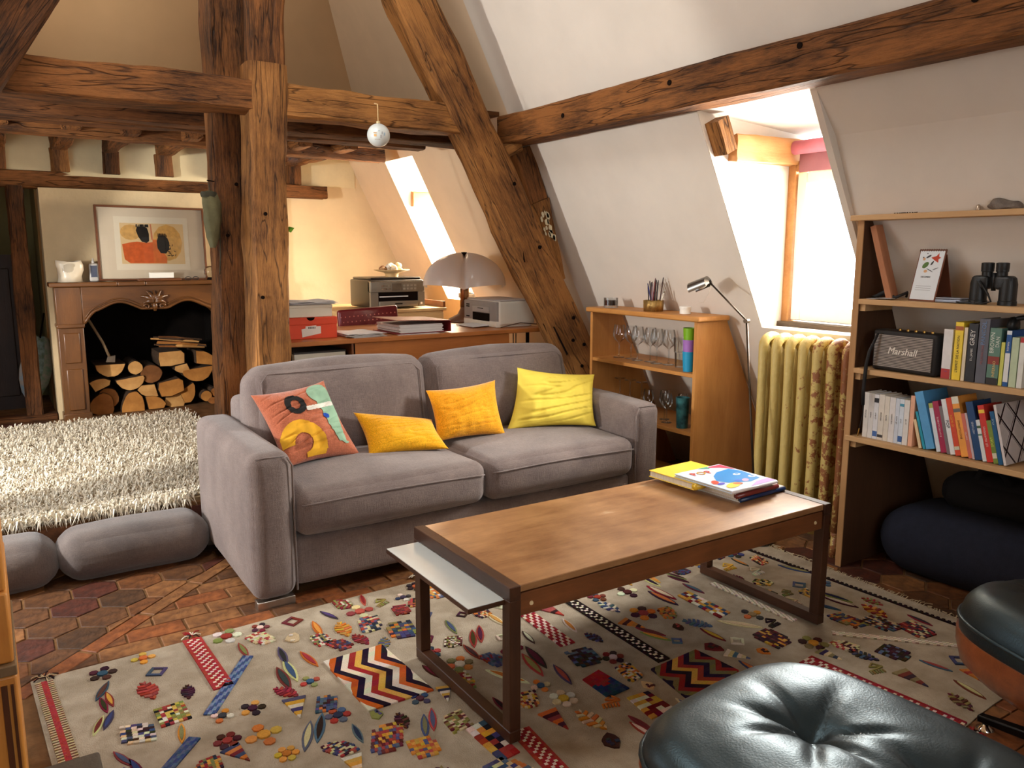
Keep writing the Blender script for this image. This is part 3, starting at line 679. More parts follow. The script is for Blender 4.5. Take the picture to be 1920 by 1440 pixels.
def chev(cs, cols, nb, teeth):
    """panel of zigzag bands running across u"""
    m = Mot(); K = teeth*6
    tooth = lambda u: abs((u*teeth) % 1 - .5)*2
    for j in range(-6, nb+6):
        for i in range(K):
            u0, u1 = i/K, (i+1)/K; amp = .22
            q = [(u0, j/nb+amp*tooth(u0)), (u1, j/nb+amp*tooth(u1)), (u1, (j+1)/nb+amp*tooth(u1)), (u0, (j+1)/nb+amp*tooth(u0))]
            if all(v >= 1 for _, v in q) or all(v <= 0 for _, v in q): continue
            q = [(u, min(1, max(0, v))) for u, v in q]
            m.q(ccw([bil(cs, u, v) for u, v in q]), jit(cols[j % len(cols)], 8), .006)
    return m.done('motif')
def strip(p0, p1, w_, fn, n, name='motif_band'):
    """band of cells: fn(i, k) colours cell row i, column k of 5"""
    m = Mot(); p0, p1 = V(p0), V(p1); d = (p1-p0)/n; s_ = V((-d.y, d.x)).normalized()*w_
    K = 6
    for i in range(n):
        for k in range(K):
            c = fn(i, k)
            if c is None: continue
            a, e = -.5+k/K, -.5+(k+1)/K; off = d*0
            m.q(ccw([p0+d*i+s_*a, p0+d*(i+.96)+s_*a, p0+d*(i+.96)+s_*e, p0+d*i+s_*e]), jit(c, 10))
    return m.done(name)
BRED, WHT, DRK, BLU = (150, 40, 46), (232, 222, 204), (40, 26, 28), (62, 82, 128)
chev(((.826, 2.44), (.838, 2.085), (1.054, 2.085), (1.038, 2.444)), [(40, 26, 44), (230, 220, 200), (160, 46, 48), (216, 170, 80), (40, 28, 46), (226, 216, 198), (200, 96, 40)], 9, 2)
chev(((1.71, 1.812), (1.682, 1.618), (1.941, 1.647), (1.927, 1.825)), [(150, 44, 44), (40, 26, 44), (220, 168, 80), (168, 60, 52), (44, 32, 60), (126, 120, 80)], 8, 2)
strip((1.806, 2.399), (1.788, 1.832), .05, lambda i, k: DRK if k in (0, 5) else (WHT if (i+abs(k-2.5)*1.0) % 3 < 1.3 else DRK), 56)
strip((.492, 2.85), (.509, 2.458), .062, lambda i, k: (172, 62, 58) if k in (0, 5) or i in (0, 39) else ((232, 216, 200) if (i+k) % 3 == 0 else (164, 44, 52)), 40)
strip((.626, 2.616), (.435, 2.324), .035, lambda i, k: BLU if (i//2+k) % 4 < 2 else (120, 136, 168), 34)
strip((.375, 2.228), (.25, 2.08), .035, lambda i, k: BLU if (i//2+k) % 4 < 2 else (92, 104, 132), 20)
strip((.036, 2.80), (.085, 2.05), .05, lambda i, k: (166, 60, 60) if k in (2, 3) else ((104, 72, 48) if i % 2 else (196, 176, 140)), 110)
strip((2.191, 1.581), (2.239, 1.085), .075, lambda i, k: (140, 38, 44) if k in (0, 5) else ((226, 206, 190) if (i+abs(k-2.5)) % 2.5 < 1 else (152, 48, 52)), 50)
strip((2.80, 2.75), (2.88, 1.2), .03, lambda i, k: DRK if k in (2, 3) or (i % 2 and k > 3) else None, 150)
strip((1.165, 1.764), (1.14, 1.45), .06, lambda i, k: (166, 60, 52) if k in (0, 5) else ((232, 218, 200) if (i+k) % 3 == 0 else (158, 40, 46)), 32)
strip((2.398, 2.195), (2.401, 1.788), .03, lambda i, k: WHT if (i+k) % 3 else (176, 160, 140), 36)
strip((2.433, 1.652), (2.716, 1.357), .028, lambda i, k: WHT if (i+k) % 3 else (176, 160, 140), 36)
strip((1.599, 2.386), (1.584, 2.096), .06, lambda i, k: (150, 40, 48) if (i+k*2) % 5 < 3 else (226, 206, 190), 28)
check(((1.034, 1.848), (1.104, 1.86), (1.108, 1.676), (1.042, 1.669)), 3, 8, [(40, 28, 46), (226, 216, 200), (214, 160, 60), (164, 52, 46), (60, 80, 120)])
check(((1.532, 1.726), (1.612, 1.718), (1.614, 1.603), (1.518, 1.599)), 4, 7, [(120, 30, 40), (226, 216, 200), (40, 34, 60), (206, 160, 70)])
check(((1.483, 1.883), (1.564, 1.902), (1.575, 1.763), (1.484, 1.757)), 6, 10, None, .99, lambda i, j: (158, 44, 50) if j + abs(i-2.5)*1.0 < 6 else (44, 62, 100))
check(((2.193, 2.185), (2.258, 2.192), (2.253, 1.964), (2.185, 1.954)), 4, 12, [(120, 34, 44), (226, 216, 200), (60, 80, 120), (206, 150, 60)])
check(((.30, 2.44), (.385, 2.445), (.39, 2.335), (.305, 2.33)), 7, 9, [(160, 60, 60), (226, 216, 200), (40, 30, 40), (206, 180, 90), (134, 132, 76)])
taken = [(.93, 2.26, .17), (1.82, 1.72, .16), (1.07, 1.76, .1), (1.565, 1.66, .08), (1.53, 1.83, .08), (2.22, 2.08, .12), (.35, 2.39, .08), (.5, 2.65, .1), (.5, 2.52, .07), (.53, 2.47, .1), (.6, 2.57, .07), (.33, 2.17, .07)]
for (a, c_) in (((1.806, 2.399), (1.788, 1.832)), ((.05, 2.8), (.085, 2.05)), ((2.191, 1.581), (2.239, 1.085)), ((2.85, 2.8), (2.9, 1.2)), ((2.398, 2.195), (2.401, 1.788)), ((2.433, 1.652), (2.716, 1.357)), ((1.599, 2.386), (1.584, 2.096)), ((1.165, 1.764), (1.14, 1.45)), ((.49, 2.85), (.51, 2.46))):
    for k in range(9): q = V(a).lerp(V(c_), k/8); taken.append((q.x, q.y, .05))
def P2(cx, cy, ang):
    c, s_ = math.cos(ang), math.sin(ang); return lambda x, y: V((cx + c*x - s_*y, cy + s_*x + c*y))
def motif(cx, cy, r_):
    t = rg.choices(['grid', 'leaf', 'ring', 'flower', 'tri', 'leaf2', 'comb', 'blob', 'fish'], [6.5, 4, 1.6, 3, 1.4, 2.5, 2.0, 1.5, 3.5])[0]
    ang = rg.gauss(0, .25); p = P2(cx, cy, ang); m = Mot(); c = [tuple(x*.82+y*.18 for x, y in zip(rg.choice(PAL), (150, 130, 110))) for _ in range(5)]
    if t == 'grid':
        n = rg.randint(6, 9); nv = rg.randint(7, 11); w_, h_ = r_*.75, r_*rg.uniform(.8, 1.15); sk = rg.uniform(-.3, .3)
        for i in range(n):
            for j in range(nv):
                if abs((i+.5)/n-.5)+abs((j+.5)/nv-.5) > rg.uniform(.62, .95): continue
                x0, y0 = -w_+2*w_*i/n, -h_+2*h_*j/nv; dx, dy = 2*w_/n*.95, 2*h_/nv*.95
                m.q([p(x0+sk*y0, y0), p(x0+dx+sk*y0, y0), p(x0+dx+sk*y0, y0+dy), p(x0+sk*y0, y0+dy)], jit(c[rg.randrange(4)]))
    elif t in ('leaf', 'leaf2'):
        for q in range(2 if t == 'leaf2' else 1):
            ox = (q-.5)*r_*.5 if t == 'leaf2' else 0; oy = (q-.5)*r_*.6 if t == 'leaf2' else 0
            for s_, col, hh in ((1, c[q], .0035), (.55, c[q+2], .0055)):
                L_, w_ = r_*1.25*(s_ if s_ == 1 else .78), r_*.26*s_
                m.q(ccw([p(ox + w_*math.sin(a)*(1-.2*math.cos(a)), oy + L_*math.cos(a)*(1 if math.cos(a) > 0 else .9)) if False else p(ox+w_*math.sin(a)*abs(math.sin(a))**.9, oy+L_*math.cos(a)) for a in [2*PI*k/14 for k in range(14)]]), jit(col), hh)
    elif t == 'ring':
        for k in range(4):
            a, d = [(r_*.6, 0), (0, r_*.6), (-r_*.6, 0), (0, -r_*.6)][k], [(0, r_*.6), (-r_*.6, 0), (0, -r_*.6), (r_*.6, 0)][k]
            m.q([p(*a), p(*d), p(d[0]*.62, d[1]*.62), p(a[0]*.62, a[1]*.62)], jit(c[0]))
    elif t == 'flower':
        n = rg.choice((4, 5, 6))
        for k in range(n):
            a = 2*PI*k/n; x, y = math.cos(a)*r_*.55, math.sin(a)*r_*.62; w_ = r_*.26
            m.q([p(x+w_*math.cos(b_), y+w_*math.sin(b_)) for b_ in [2*PI*i/7 for i in range(7)]], jit(c[k % 2]))
        m.q([p(r_*.3*math.cos(b_), r_*.3*math.sin(b_)) for b_ in [2*PI*i/8 for i in range(8)]], jit(c[2]), .006)
    elif t == 'tri':
        n = 6
        for k in range(n):
            u0, u1 = k/n, (k+1)/n; w0, w1_ = r_*.6*(1-u0), r_*.6*(1-u1)
            m.q(ccw([p(-w0, r_-u0*2*r_), p(w0, r_-u0*2*r_), p(w1_+.0005, r_-u1*2*r_), p(-w1_-.0005, r_-u1*2*r_)]), jit(c[k % 3]))
    elif t == 'comb':
        w_ = r_*.09
        def seg(a, d):
            a, d = V(a), V(d); s_ = V((-(d-a).y, (d-a).x)).normalized()*w_*.6; m.q(ccw([p(*(a+s_)), p(*(a-s_)), p(*(d-s_)), p(*(d+s_))]), jit(c[0]))
        seg((-r_*.7, 0), (r_*.6, r_*.3)); seg((r_*.6, r_*.3), (r_*.2, r_*.9)); seg((r_*.2, r_*.9), (-.3*r_, .5*r_)); seg((-.3*r_, .5*r_), (.6*r_, .3*r_))
        for k in range(6): x = -r_*.65+k*r_*.2; seg((x, 0), (x-.05*r_, -r_*.35))
    elif t == 'blob':
        m.q([p(r_*.45*math.cos(b_)*rg.uniform(.7, 1.2), r_*.6*math.sin(b_)*rg.uniform(.7, 1.2)) for b_ in [2*PI*i/9 for i in range(9)]], jit(c[0]))
        for k in range(4): x, y = rg.uniform(-.25, .25)*r_, rg.uniform(-.35, .35)*r_; m.q([p(x-r_*.1, y-r_*.1), p(x+r_*.1, y-r_*.1), p(x+r_*.1, y+r_*.1), p(x-r_*.1, y+r_*.1)], jit(c[1]), .0065)
    else:
        n = 7
        for k in range(n):
            for s_ in (-1, 1):
                y = -r_+2*r_*k/n; w_ = r_*.5*math.sin(PI*(k+.7)/(n+.4)); dy = 2*r_/n*.8
                m.q(ccw([p(0, y), p(s_*w_, y+dy*.7), p(s_*w_, y+dy*1.5), p(0, y+dy)]), jit(c[(k+(s_ > 0)) % 2]))
    m.done()
cnt = 0; tries = 0
nout = 0
while cnt < 270 and tries < 60000:
    tries += 1; u, v = rg.uniform(.012, .955), rg.uniform(.02, .98); q = bil(KC, u, v); r_ = rg.choice((.042, .048, .054, .060, .066)) if tries < 9000 else rg.choice((.024, .030, .036)) if tries < 20000 else .02
    if any((q.x-a)**2+(q.y-c_)**2 < (d*.84+r_*.84)**2 for a, c_, d in taken): continue
    if q.y < 2.24-.46*q.x or (q.x > .95 and q.y < 1.2 and q.x < 1.9):
        if nout > 34: continue
        nout += 1
    taken.append((q.x, q.y, r_)); motif(q.x, q.y, r_); cnt += 1
# short dark woven dashes at the rear edge, fringe at the right edge
b = MB()
for k in range(150):
    y = 2.94 - 1.8*k/150 + rg.uniform(-.004, .004); x = 2.951+ (y-2.9)*.012; L_ = rg.uniform(.015, .05); clump = .5+.5*math.sin(k*.31)
    if clump < .35: L_ *= .5
    pts = [(x-.012, y, .007), (x+L_*.4, y+rg.uniform(-.012, .012), .010+rg.uniform(0, .006)), (x+L_*.9, y+rg.uniform(-.02, .02), .004+rg.uniform(.0, .004))]
    b.tube(pts, .0016, 5)
b.build('fringe', mk('fringe_wool', (196, 180, 148), .95), kil)['kind'] = 'stuff'
bt = MB()
for (x, y) in ((2.235, 1.05), (.04, 2.83), (.495, 2.875), (1.41, 2.925)):
    for k in range(16): a = rg.uniform(0, 2*PI); l_ = rg.uniform(.015, .04); bt.tube([(x, y, .012), (x+l_*.6*math.cos(a), y+l_*.6*math.sin(a), .018), (x+l_*math.cos(a), y+l_*math.sin(a), .012)], .0022, 5, col=tuple(z/255 for z in rg.choice([BRED, WHT, DRK] if x != .04 else [DRK, (200, 176, 140)])))
bt.build('tassel', KM, kil)['kind'] = 'stuff'

# ------------------------------------------------------------------ shag rug on the platform
SHG = MB(); rg = random.Random(3)
SHG.box(-.75, 1.12, 3.93, 6.12, .1902, .205, mi=1)
n = 23000; vs = []; fs = []
for k in range(n):
    x, y = rg.uniform(-.35, 1.14), rg.uniform(3.90, 6.14) if k % 7 else rg.uniform(3.88, 4.02)
    if x > .70 and y < 3.96: continue
    a = rg.uniform(0, 2*PI); l_ = rg.uniform(.028, .055); w_ = rg.uniform(.0022, .004); h_ = rg.uniform(.012, .04)
    dx, dy = math.cos(a), math.sin(a); sx_, sy_ = -dy*w_, dx*w_; z0 = .203; y2 = y+dy*l_
    if y2 < 3.93: h2 = -.012 - rg.uniform(0, .018)
    else: h2 = h_*rg.uniform(.35, 1.0)
    i0 = len(vs)
    vs += [(x-sx_, y-sy_, z0), (x+sx_, y+sy_, z0), (x+dx*l_*.5+sx_, y+dy*l_*.5+sy_, z0+h_), (x+dx*l_*.5-sx_, y+dy*l_*.5-sy_, z0+h_), (x+dx*l_, y2, z0+h2)]
    fs += [(i0, i0+1, i0+2, i0+3), (i0+3, i0+2, i0+4)]
SHG.add(vs, fs)
tag(SHG.build('shag_rug', [mk('shag_wool', (236, 230, 216), .9, .10, 60, spec=.2, col2=(206, 190, 160)), mk('shag_base', (150, 128, 96), .95)], smooth=False), 'long haired cream shag rug on the raised platform', 'rug', kind='stuff')

# ------------------------------------------------------------------ floor bolsters
BOL = fabric('bolster_cloth', (112, 100, 94), (92, 84, 82), 500, .3)
for (x0, x1, lab, sd) in ((-.52, .135, 'grey floor bolster at the left picture edge', 1), (.142, .732, 'grey floor bolster lying against the sofa arm', 2)):
    b = MB(); b.rbox(-(x1-x0)/2, (x1-x0)/2, -.135, .135, 0, .20, .085, 5, puff=.012); o = soft(b, 'floor_bolster', BOL, None, .008, 4, sd); o.location = ((x0+x1)/2, 3.735, .002); tag(o, lab, 'cushion', 'floor bolsters')

# ------------------------------------------------------------------ lounge chair and ottoman
LEA = mk('black_leather', (20, 26, 30), .40, .10, 30, .08, 220, spec=.8, col2=(18, 22, 25))
LEA.node_tree.nodes['Principled BSDF'].inputs['Specular Tint'].default_value = (.55, .85, 1, 1)  # blue of the reflected skylight put into the leather's highlight colour
VEN = wood('rosewood_shell', (168, 92, 48), (92, 44, 22), .3, 8, 10, .05, .5, coat=.4)
ALU = mk('black_alloy', (24, 22, 22), .3, .05, metal=.6)
def leather_pad(hx, hy_, th, buttons, crown=.035, n=72, ex=3.6, seed=0, amp=1):
    """upholstered pad with deep button tufts and radiating creases"""
    vs = []; fs = []; nr = n//2
    def sup(a, f):
        c, s_ = math.cos(a), math.sin(a); r_ = (abs(c/hx)**ex + abs(s_/hy_)**ex)**(-1/ex); return r_*c*f, r_*s_*f
    prof = [(i/nr)**.9 for i in range(nr+1)]
    def top(x, y, f):
        z = crown*(1-f**2.2)
        z += th*.42*(1-max(0, (f-.80)/.20)**2)**.5 if f < 1 else 0
        for bx, by in buttons:
            d = hy(x-bx, y-by); a = math.atan2(y-by, x-bx)
            z -= amp*(.058*math.exp(-(d/.055)**1.1) + .020*math.exp(-d/.16))
            cr = sum(math.exp(-((((a-q+PI) % (2*PI))-PI)/(.10+.02*(i % 3)))**2) for i, q in enumerate((.2, 1.25, 2.05, 2.75, 3.7, 4.5, 5.35)))
            z -= amp*.011*cr*math.exp(-((d-.07)/.085)**2)
        z += .004*noise.noise(V((x*7+seed, y*7, .5))) + .0016*noise.noise(V((x*26+seed, y*14, .2)))
        return z
    N_ = 96
    for i, f in enumerate(prof):
        for k in range(N_):
            x, y = sup(2*PI*k/N_, f); vs.append((x, y, top(x, y, f)))
    rings = len(prof)
    for f, z in ((.985, -th*.30), (.93, -th*.5)):
        for k in range(N_): x, y = sup(2*PI*k/N_, f); vs.append((x, y, z))
    rings += 2
    for i in range(rings-1):
        for k in range(N_):
            a, c = i*N_+k, i*N_+(k+1) % N_; fs.append((a, a+N_, c+N_, c))
    fs.append(tuple((rings-1)*N_+k for k in reversed(range(N_))))
    b = MB(); b.add(vs, fs)
    pip = MB(); pts = [(*sup(2*PI*k/64, 1.0), -.004) for k in range(65)]; pip.tube(pts, .006, 8)
    return b, pip, sup
ot = empty('ottoman', (1.262, .80, 0), R(6), 'black leather ottoman with buttoned cushion in the foreground', 'ottoman')
OB = [(.028, .095), (.028, -.18)]
b, pip, sup = leather_pad(.302, .35, .12, OB); c = b.build('cushion', LEA, ot, smooth=True); c.location = (0, 0, .395)
pip.build('piping', LEA, c, smooth=True)
for (bx, by) in OB:
    b = MB(); b.lathe([(.0115, -.006), (.0115, 0), (.008, .004), (0, .005)], 16); k = b.build('button', LEA, c, smooth=True); k.location = (bx, by, -.010)
def shell(sup, z0, dep, parent, name='shell', mat=VEN):
    N_ = 64; vs = []; fs = []
    rows = [(1.0, 0), (.99, -.3*dep), (.955, -.62*dep), (.86, -.85*dep), (.5, -dep), (.02, -dep)]
    for f, z in rows:
        for k in range(N_): x, y = sup(2*PI*k/N_, f); vs.append((x, y, z0+z))
    m2 = len(vs)
    for i in range(len(rows)-1):
        for k in range(N_): a, q = i*N_+k, i*N_+(k+1) % N_; fs.append((a, a+N_, q+N_, q))
    fs.append(tuple(reversed([(len(rows)-1)*N_+k for k in range(N_)]))); fs.append(tuple(range(N_)))
    b = MB(); b.add(vs, fs); o = b.build(name, mat, parent, smooth=True); o.data.set_sharp_from_angle(angle=R(50)); return o
shell(lambda a, f: tuple(t*1.012 for t in sup(a, f)), .372, .075, ot)
def star(parent, n, L_, zc, rot=0):
    b = MB(); b.lathe([(.03, .045), (.03, zc), (.05, zc+.01)], 20); b.build('column', ALU, parent, smooth=True).data.set_sharp_from_angle(angle=R(40))
    for k in range(n):
        a = rot + 2*PI*k/n; M = Matrix.Rotation(a, 4, 'Z')
        b = MB(); b.add([(0,-.02,.05),(0,.02,.05),(0,.02,.085),(0,-.02,.085),(L_,-.014,.022),(L_,.014,.022),(L_,.014,.042),(L_,-.014,.042)], [(0,1,2,3),(7,6,5,4),(0,4,5,1),(1,5,6,2),(2,6,7,3),(3,7,4,0)], M)
        lg = b.build('leg', ALU, parent, bevel=.004)
        b = MB(); b.lathe([(.024, 0), (.024, .006), (.010, .014), (.008, .028)], 16, TR((L_-.02, 0, 0))); f = b.build('glide', mk('chrome', (220, 220, 220), .12, .02, metal=1), lg, smooth=True); f.matrix_local = M
star(ot, 4, .26, .30, R(45))
ch = empty('lounge_chair', (2.30, .74, 0), R(-18), 'black leather lounge chair in moulded wood shell, right picture edge', 'armchair')
b, pip, sup2 = leather_pad(.33, .33, .18, [(-.02, -.14), (-.02, .14)], .03, seed=5, ex=3.0); c = b.build('seat_cushion', LEA, ch, smooth=True); c.matrix_local = TR((0, 0, .385), 0, R(4)); pip.build('piping', LEA, c, smooth=True)
s_ = shell(lambda a, f: tuple(t*1.012 for t in sup2(a, f)), 0, .13, ch, 'seat_shell'); s_.matrix_local = TR((0, 0, .345), 0, R(4))
b, pip, sup3 = leather_pad(.27, .36, .11, [(0, -.14), (0, .14)], .04, seed=8); c = b.build('back_cushion', LEA, ch, smooth=True); c.matrix_local = TR((.40, 0, .66), 0, R(-68)); pip.build('piping', LEA, c, smooth=True)
s_ = shell(lambda a, f: tuple(t*1.012 for t in sup3(a, f)), 0, .06, ch, 'back_shell'); s_.matrix_local = TR((.41, 0, .652), 0, R(-68))
star(ch, 5, .33, .27, R(90+18+0))

# ------------------------------------------------------------------ cabinet edge and dark box, near left
CAB = wood('honey_oak', (206, 140, 62), (168, 102, 38), .45, 6, 9, .1, .45, axis=2)
cb = empty('wooden_cabinet', (-.30, 2.2, 0), 0, 'honey coloured wooden cabinet cut off by the left picture edge', 'cabinet')
b = MB(); b.box(-.30, .277, -.2, .2, 0, .43); b.build('lower_body', CAB, cb, bevel=.006)
b = MB(); b.box(-.30, .274, -.19, .2, .455, .62); b.box(-.30, .272, -.18, .2, .62, .82); b.build('upper_body', CAB, cb, bevel=.006)
b = MB(); b.box(-.30, .278, -.203, .2, .43, .455); b.build('worn_band', mk('worn_grey_wood', (122, 96, 66), .7, .15), cb, bevel=.003)
b = MB(); b.box(.244, .256, -.206, -.198, .03, .41); b.build('inlay_strip', wood('inlay_dark', (92, 48, 20), (60, 30, 12), .5, axis=2), cb)
b = MB(); b.box(.262, .268, -.206, -.198, .03, .41); b.build('inlay_strip', wood('inlay_dark', (92, 48, 20), (60, 30, 12), .5, axis=2), cb)
b = MB(); b.rbox(-.19, .0, -.30, 0, .014, .10, .008, 2); o = b.build('felt_box', mk('felt_grey', (92, 84, 74), .95, .08, 30, .2), smooth=True); o.location = (.133, 2.157, .0); tag(o, 'dark grey felt box on the rug, bottom left corner', 'box')
# ================================================================== low bookcase with glasses
PINE = wood('honey_pine', (206, 146, 78), (168, 106, 48), .5, 5, 9, .08, .4, axis=2)
PINEY = wood('honey_pine_y', (206, 146, 78), (168, 106, 48), .5, 5, 9, .08, .4, axis=1)
XB = 3.0
bk = empty('glass_cabinet', (XB, 3.36, 0), 0, 'open honey pine bookcase holding glasses beside the sofa', 'bookcase')
O = TR((-XB, -3.36, 0))
XZ = Matrix(((1,0,0,0),(0,0,1,0),(0,1,0,0),(0,0,0,1)))
for y0 in (2.917, 3.765):
    b = MB(); b.prism([(XB, .0), (sxr(0)-.02, 0), (sxr(1.02)-.012, 1.008), (XB, 1.008)][::-1], y0, y0+.022, O @ XZ); b.build('side_panel', PINE, bk, bevel=.002, seg=1)
for z in (.10, .428, .738):
    b = MB(); b.box(XB+.004, min(sxr(z)-.02, XB+.36), 2.939, 3.765, z-.02, z, O); b.build('shelf', PINEY, bk, bevel=.0015, seg=1)
b = MB(); b.box(XB-.018, sxr(1.036)-.008, 2.893, 3.812, 1.008, 1.036, O); b.build('top_board', PINEY, bk, bevel=.008)
GL = glassy('drinking_glass', (.93, .95, .96), mixf=.05)
def wine(loc, lab, flip=False, s_=1.0, seg=18):
    prof = [(.0, 0), (.034, .001), (.034, .003), (.006, .008), (.0035, .02), (.0035, .085), (.007, .092), (.028, .108), (.037, .128), (.038, .145), (.033, .178), (.0295, .195)]
    b = MB(); b.lathe([(r_*s_, z*s_) for r_, z in prof], seg, cap=False)
    o = b.build('wine_glass', GL, smooth=True); o.location = loc
    if flip: o.rotation_euler = (PI, 0, 0); o.location.z += .195*s_
    return tag(o, lab, 'glass', 'stemmed glasses in the bookcase')
ORD = ['first', 'second', 'third', 'fourth', 'fifth', 'sixth']
for i, y in enumerate((3.66, 3.575, 3.495, 3.41, 3.335, 3.26)):
    wine((3.12+.02*(i % 2), y, .739), 'clear wine glass on the upper shelf, %s from the left' % ORD[i])
def tumbler(loc, r0, r1, h, lab, mat=GL, name='tumbler', group='tumblers in the bookcase', cat='glass'):
    b = MB(); b.lathe([(0, .002), (r0, .002), (r0, 0), (r1, h), (r1-.002, h), (r0-.002, .006)], 20, cap=False); o = b.build(name, mat, smooth=True); o.data.set_sharp_from_angle(angle=R(50)); o.location = loc; return tag(o, lab, cat, group)
for y, k in ((3.155, 0), (3.165, 1), (3.09, 0)):
    tumbler((3.13, y, .739+k*.082), .032, .036, .08, ['bottom clear tumbler of the stack next to the wine glasses', 'top clear tumbler of the stack next to the wine glasses', 'single clear tumbler between tumbler stack and coloured beakers'][(3.155, 3.165, 3.09).index(y)])
for k, (c, nm) in enumerate((((34, 150, 196), 'blue'), ((160, 110, 186), 'purple'), ((120, 172, 30), 'green'))):
    tumbler((3.06, 3.025, .739+k*.062), .030, .036, .105, '%s plastic beaker in the nested stack on the upper shelf' % nm, mk('beaker_'+nm, c, .4, .04), 'beaker', 'nested plastic beakers', 'cup')
for i, y in enumerate((3.62, 3.53, 3.43)): wine((3.10, y, .429), 'upturned stemmed glass on the lower shelf, %s from the left' % ORD[i], True)
for i, y in enumerate((3.35, 3.27, 3.20, 3.13)): wine((3.08+.05*(i % 2), y, .429), 'stemmed glass standing on the lower shelf, %s from the left' % ORD[i], False, .85)
b = MB(); b.lathe([(0, 0), (.030, 0), (.037, .165), (.034, .165), (.028, .006), (0, .006)], 24, cap=False); o = b.build('beaker', mk('teal_beaker', (60, 118, 120), .3, .3, 22, col2=(24, 58, 62)), smooth=True); o.data.set_sharp_from_angle(angle=R(50)); o.location = (3.06, 3.06, .429); tag(o, 'tall teal patterned beaker on the lower shelf', 'cup')
# on top of the bookcase
cn = empty('candle_jar', (3.075, 3.69, 1.037), 0, 'squat glass jar with dark wax on the pine bookcase', 'candle')
b = MB(); b.lathe([(0, 0), (.042, 0), (.042, .056), (.039, .056), (.039, .012), (0, .012)], 24, cap=False); b.build('jar', GL, cn, smooth=True).data.set_sharp_from_angle(angle=R(50))
b = MB(); b.lathe([(0, .013), (.0385, .013), (.0385, .042), (0, .042)], 24, cap=False); b.build('wax', mk('dark_wax', (40, 20, 22), .4, .1), cn)
pc = empty('pencil_pot', (3.08, 3.33, 1.037), 0, 'gold woven pencil pot on the pine bookcase', 'pencil pot')
b = MB(); nv = 40; vs = []
for r_, z in ((.052, 0), (.054, .03), (.055, .06), (.050, .06), (.048, .004)):
    for k in range(nv): a = 2*PI*k/nv; f = 1+(.035*math.sin(8*a) if r_ > .051 else 0); vs.append((r_*f*math.cos(a), r_*f*math.sin(a), z))
b.add(vs, [(i*nv+k, i*nv+(k+1) % nv, (i+1)*nv+(k+1) % nv, (i+1)*nv+k) for i in range(4) for k in range(nv)] + [tuple(range(nv))[::-1], tuple(4*nv+k for k in range(nv))])
b.build('pot', mk('gold_weave', (190, 152, 88), .35, .25, 60, .3, metal=.7, stretch=(1, 1, .3)), pc, smooth=True)
PENS = [((30, 28, 36), 'black'), ((44, 46, 110), 'blue'), ((70, 70, 120), 'slate'), ((24, 22, 28), 'ink'), ((140, 90, 60), 'brown'), ((60, 30, 34), 'plum'), ((28, 24, 24), 'dark'), ((150, 120, 130), 'mauve'), ((110, 40, 40), 'red'), ((84, 34, 34), 'maroon'), ((220, 190, 170), 'cream'), ((44, 46, 44), 'charcoal'), ((70, 40, 34), 'umber'), ((236, 228, 210), 'white')]
rg = random.Random(8)
PY = [.038, .028, .02, .012, .010, .002, -.004, -.010, -.016, -.02, -.012, -.03, -.036, -.042]
PL = [.135, .145, .15, .15, .155, .16, .165, .15, .175, .155, .105, .165, .18, .11]
for i, (c, nm) in enumerate(PENS):
    x0, y0 = rg.uniform(-.02, .02), PY[i]*.6; le = V((rg.uniform(-.02, .02), PY[i]*.9, PL[i])); r_ = rg.uniform(.0028, .0042)
    p = empty('pen', (3.08+x0, 3.33+y0, 1.044), 0, '%s pen standing in the gold pencil pot' % nm, 'pen', 'pens in the gold pot')
    b = MB(); b.tube([V((0, 0, 0)), le*.86], r_, 8); b.build('barrel', mk('pen_'+nm, c, .35, .04), p, smooth=True)
    b = MB(); b.tube([le*.86, le*.97, le], [r_*1.05, r_*.9, r_*.3], 8); b.build('tip', mk('pen_tip_'+nm, tuple(int(q*.6+30) for q in c), .35, .04), p, smooth=True)
wt = empty('white_tin', (3.08, 3.085, 1.037), 0, 'small round white tin on the pine bookcase', 'tin')
b = MB(); b.lathe([(0, 0), (.029, 0), (.029, .026), (0, .026)], 28, cap=False); b.build('body', mk('tin_white', (236, 232, 222), .4, .02), wt, smooth=True).data.set_sharp_from_angle(angle=R(40))
b = MB(); b.lathe([(.030, .024), (.031, .026), (.031, .037), (.029, .039), (0, .039)], 28, cap=False); b.build('lid', mk('tin_lid', (240, 238, 230), .35, .02), wt, smooth=True).data.set_sharp_from_angle(angle=R(40))

# ------------------------------------------------------------------ reading lamp
STEEL = mk('lamp_steel', (150, 146, 140), .28, .05, metal=1); BRZ = mk('lamp_bronze', (70, 56, 44), .4, .08, metal=.8)
lp = empty('reading_lamp', (2.95, 2.44, .014), 0, 'slim metal floor reading lamp between bookcase and radiator', 'lamp')
o_ = V((2.95, 2.44, .014)); J = V((2.975, 2.578, 1.04)); H = V((2.99, 2.835, 1.212)); E_ = V((2.965, 2.955, 1.165))
b = MB(); b.lathe([(.085, 0), (.085, .008), (.02, .014), (.01, .03)], 32); b.build('base', BRZ, lp, smooth=True).data.set_sharp_from_angle(angle=R(40))
b = MB(); b.tube([(0, 0, .02), J-o_], .0055, 10); b.build('pole', BRZ, lp, smooth=True)
b = MB(); b.tube([J-o_, H-o_], .0045, 10); b.build('arm', BRZ, lp, smooth=True)
b = MB(); b.tube([J-o_-V((.014, .004, 0)), J-o_+V((.014, .004, 0))], .011, 14); b.build('joint', BRZ, lp, smooth=True).data.set_sharp_from_angle(angle=R(40))
d = (E_-H).normalized(); Mh = frame(H-o_-d*.005, E_-o_, (0, 0, 1))
b = MB(); n_ = 20; vs = []; fs = []
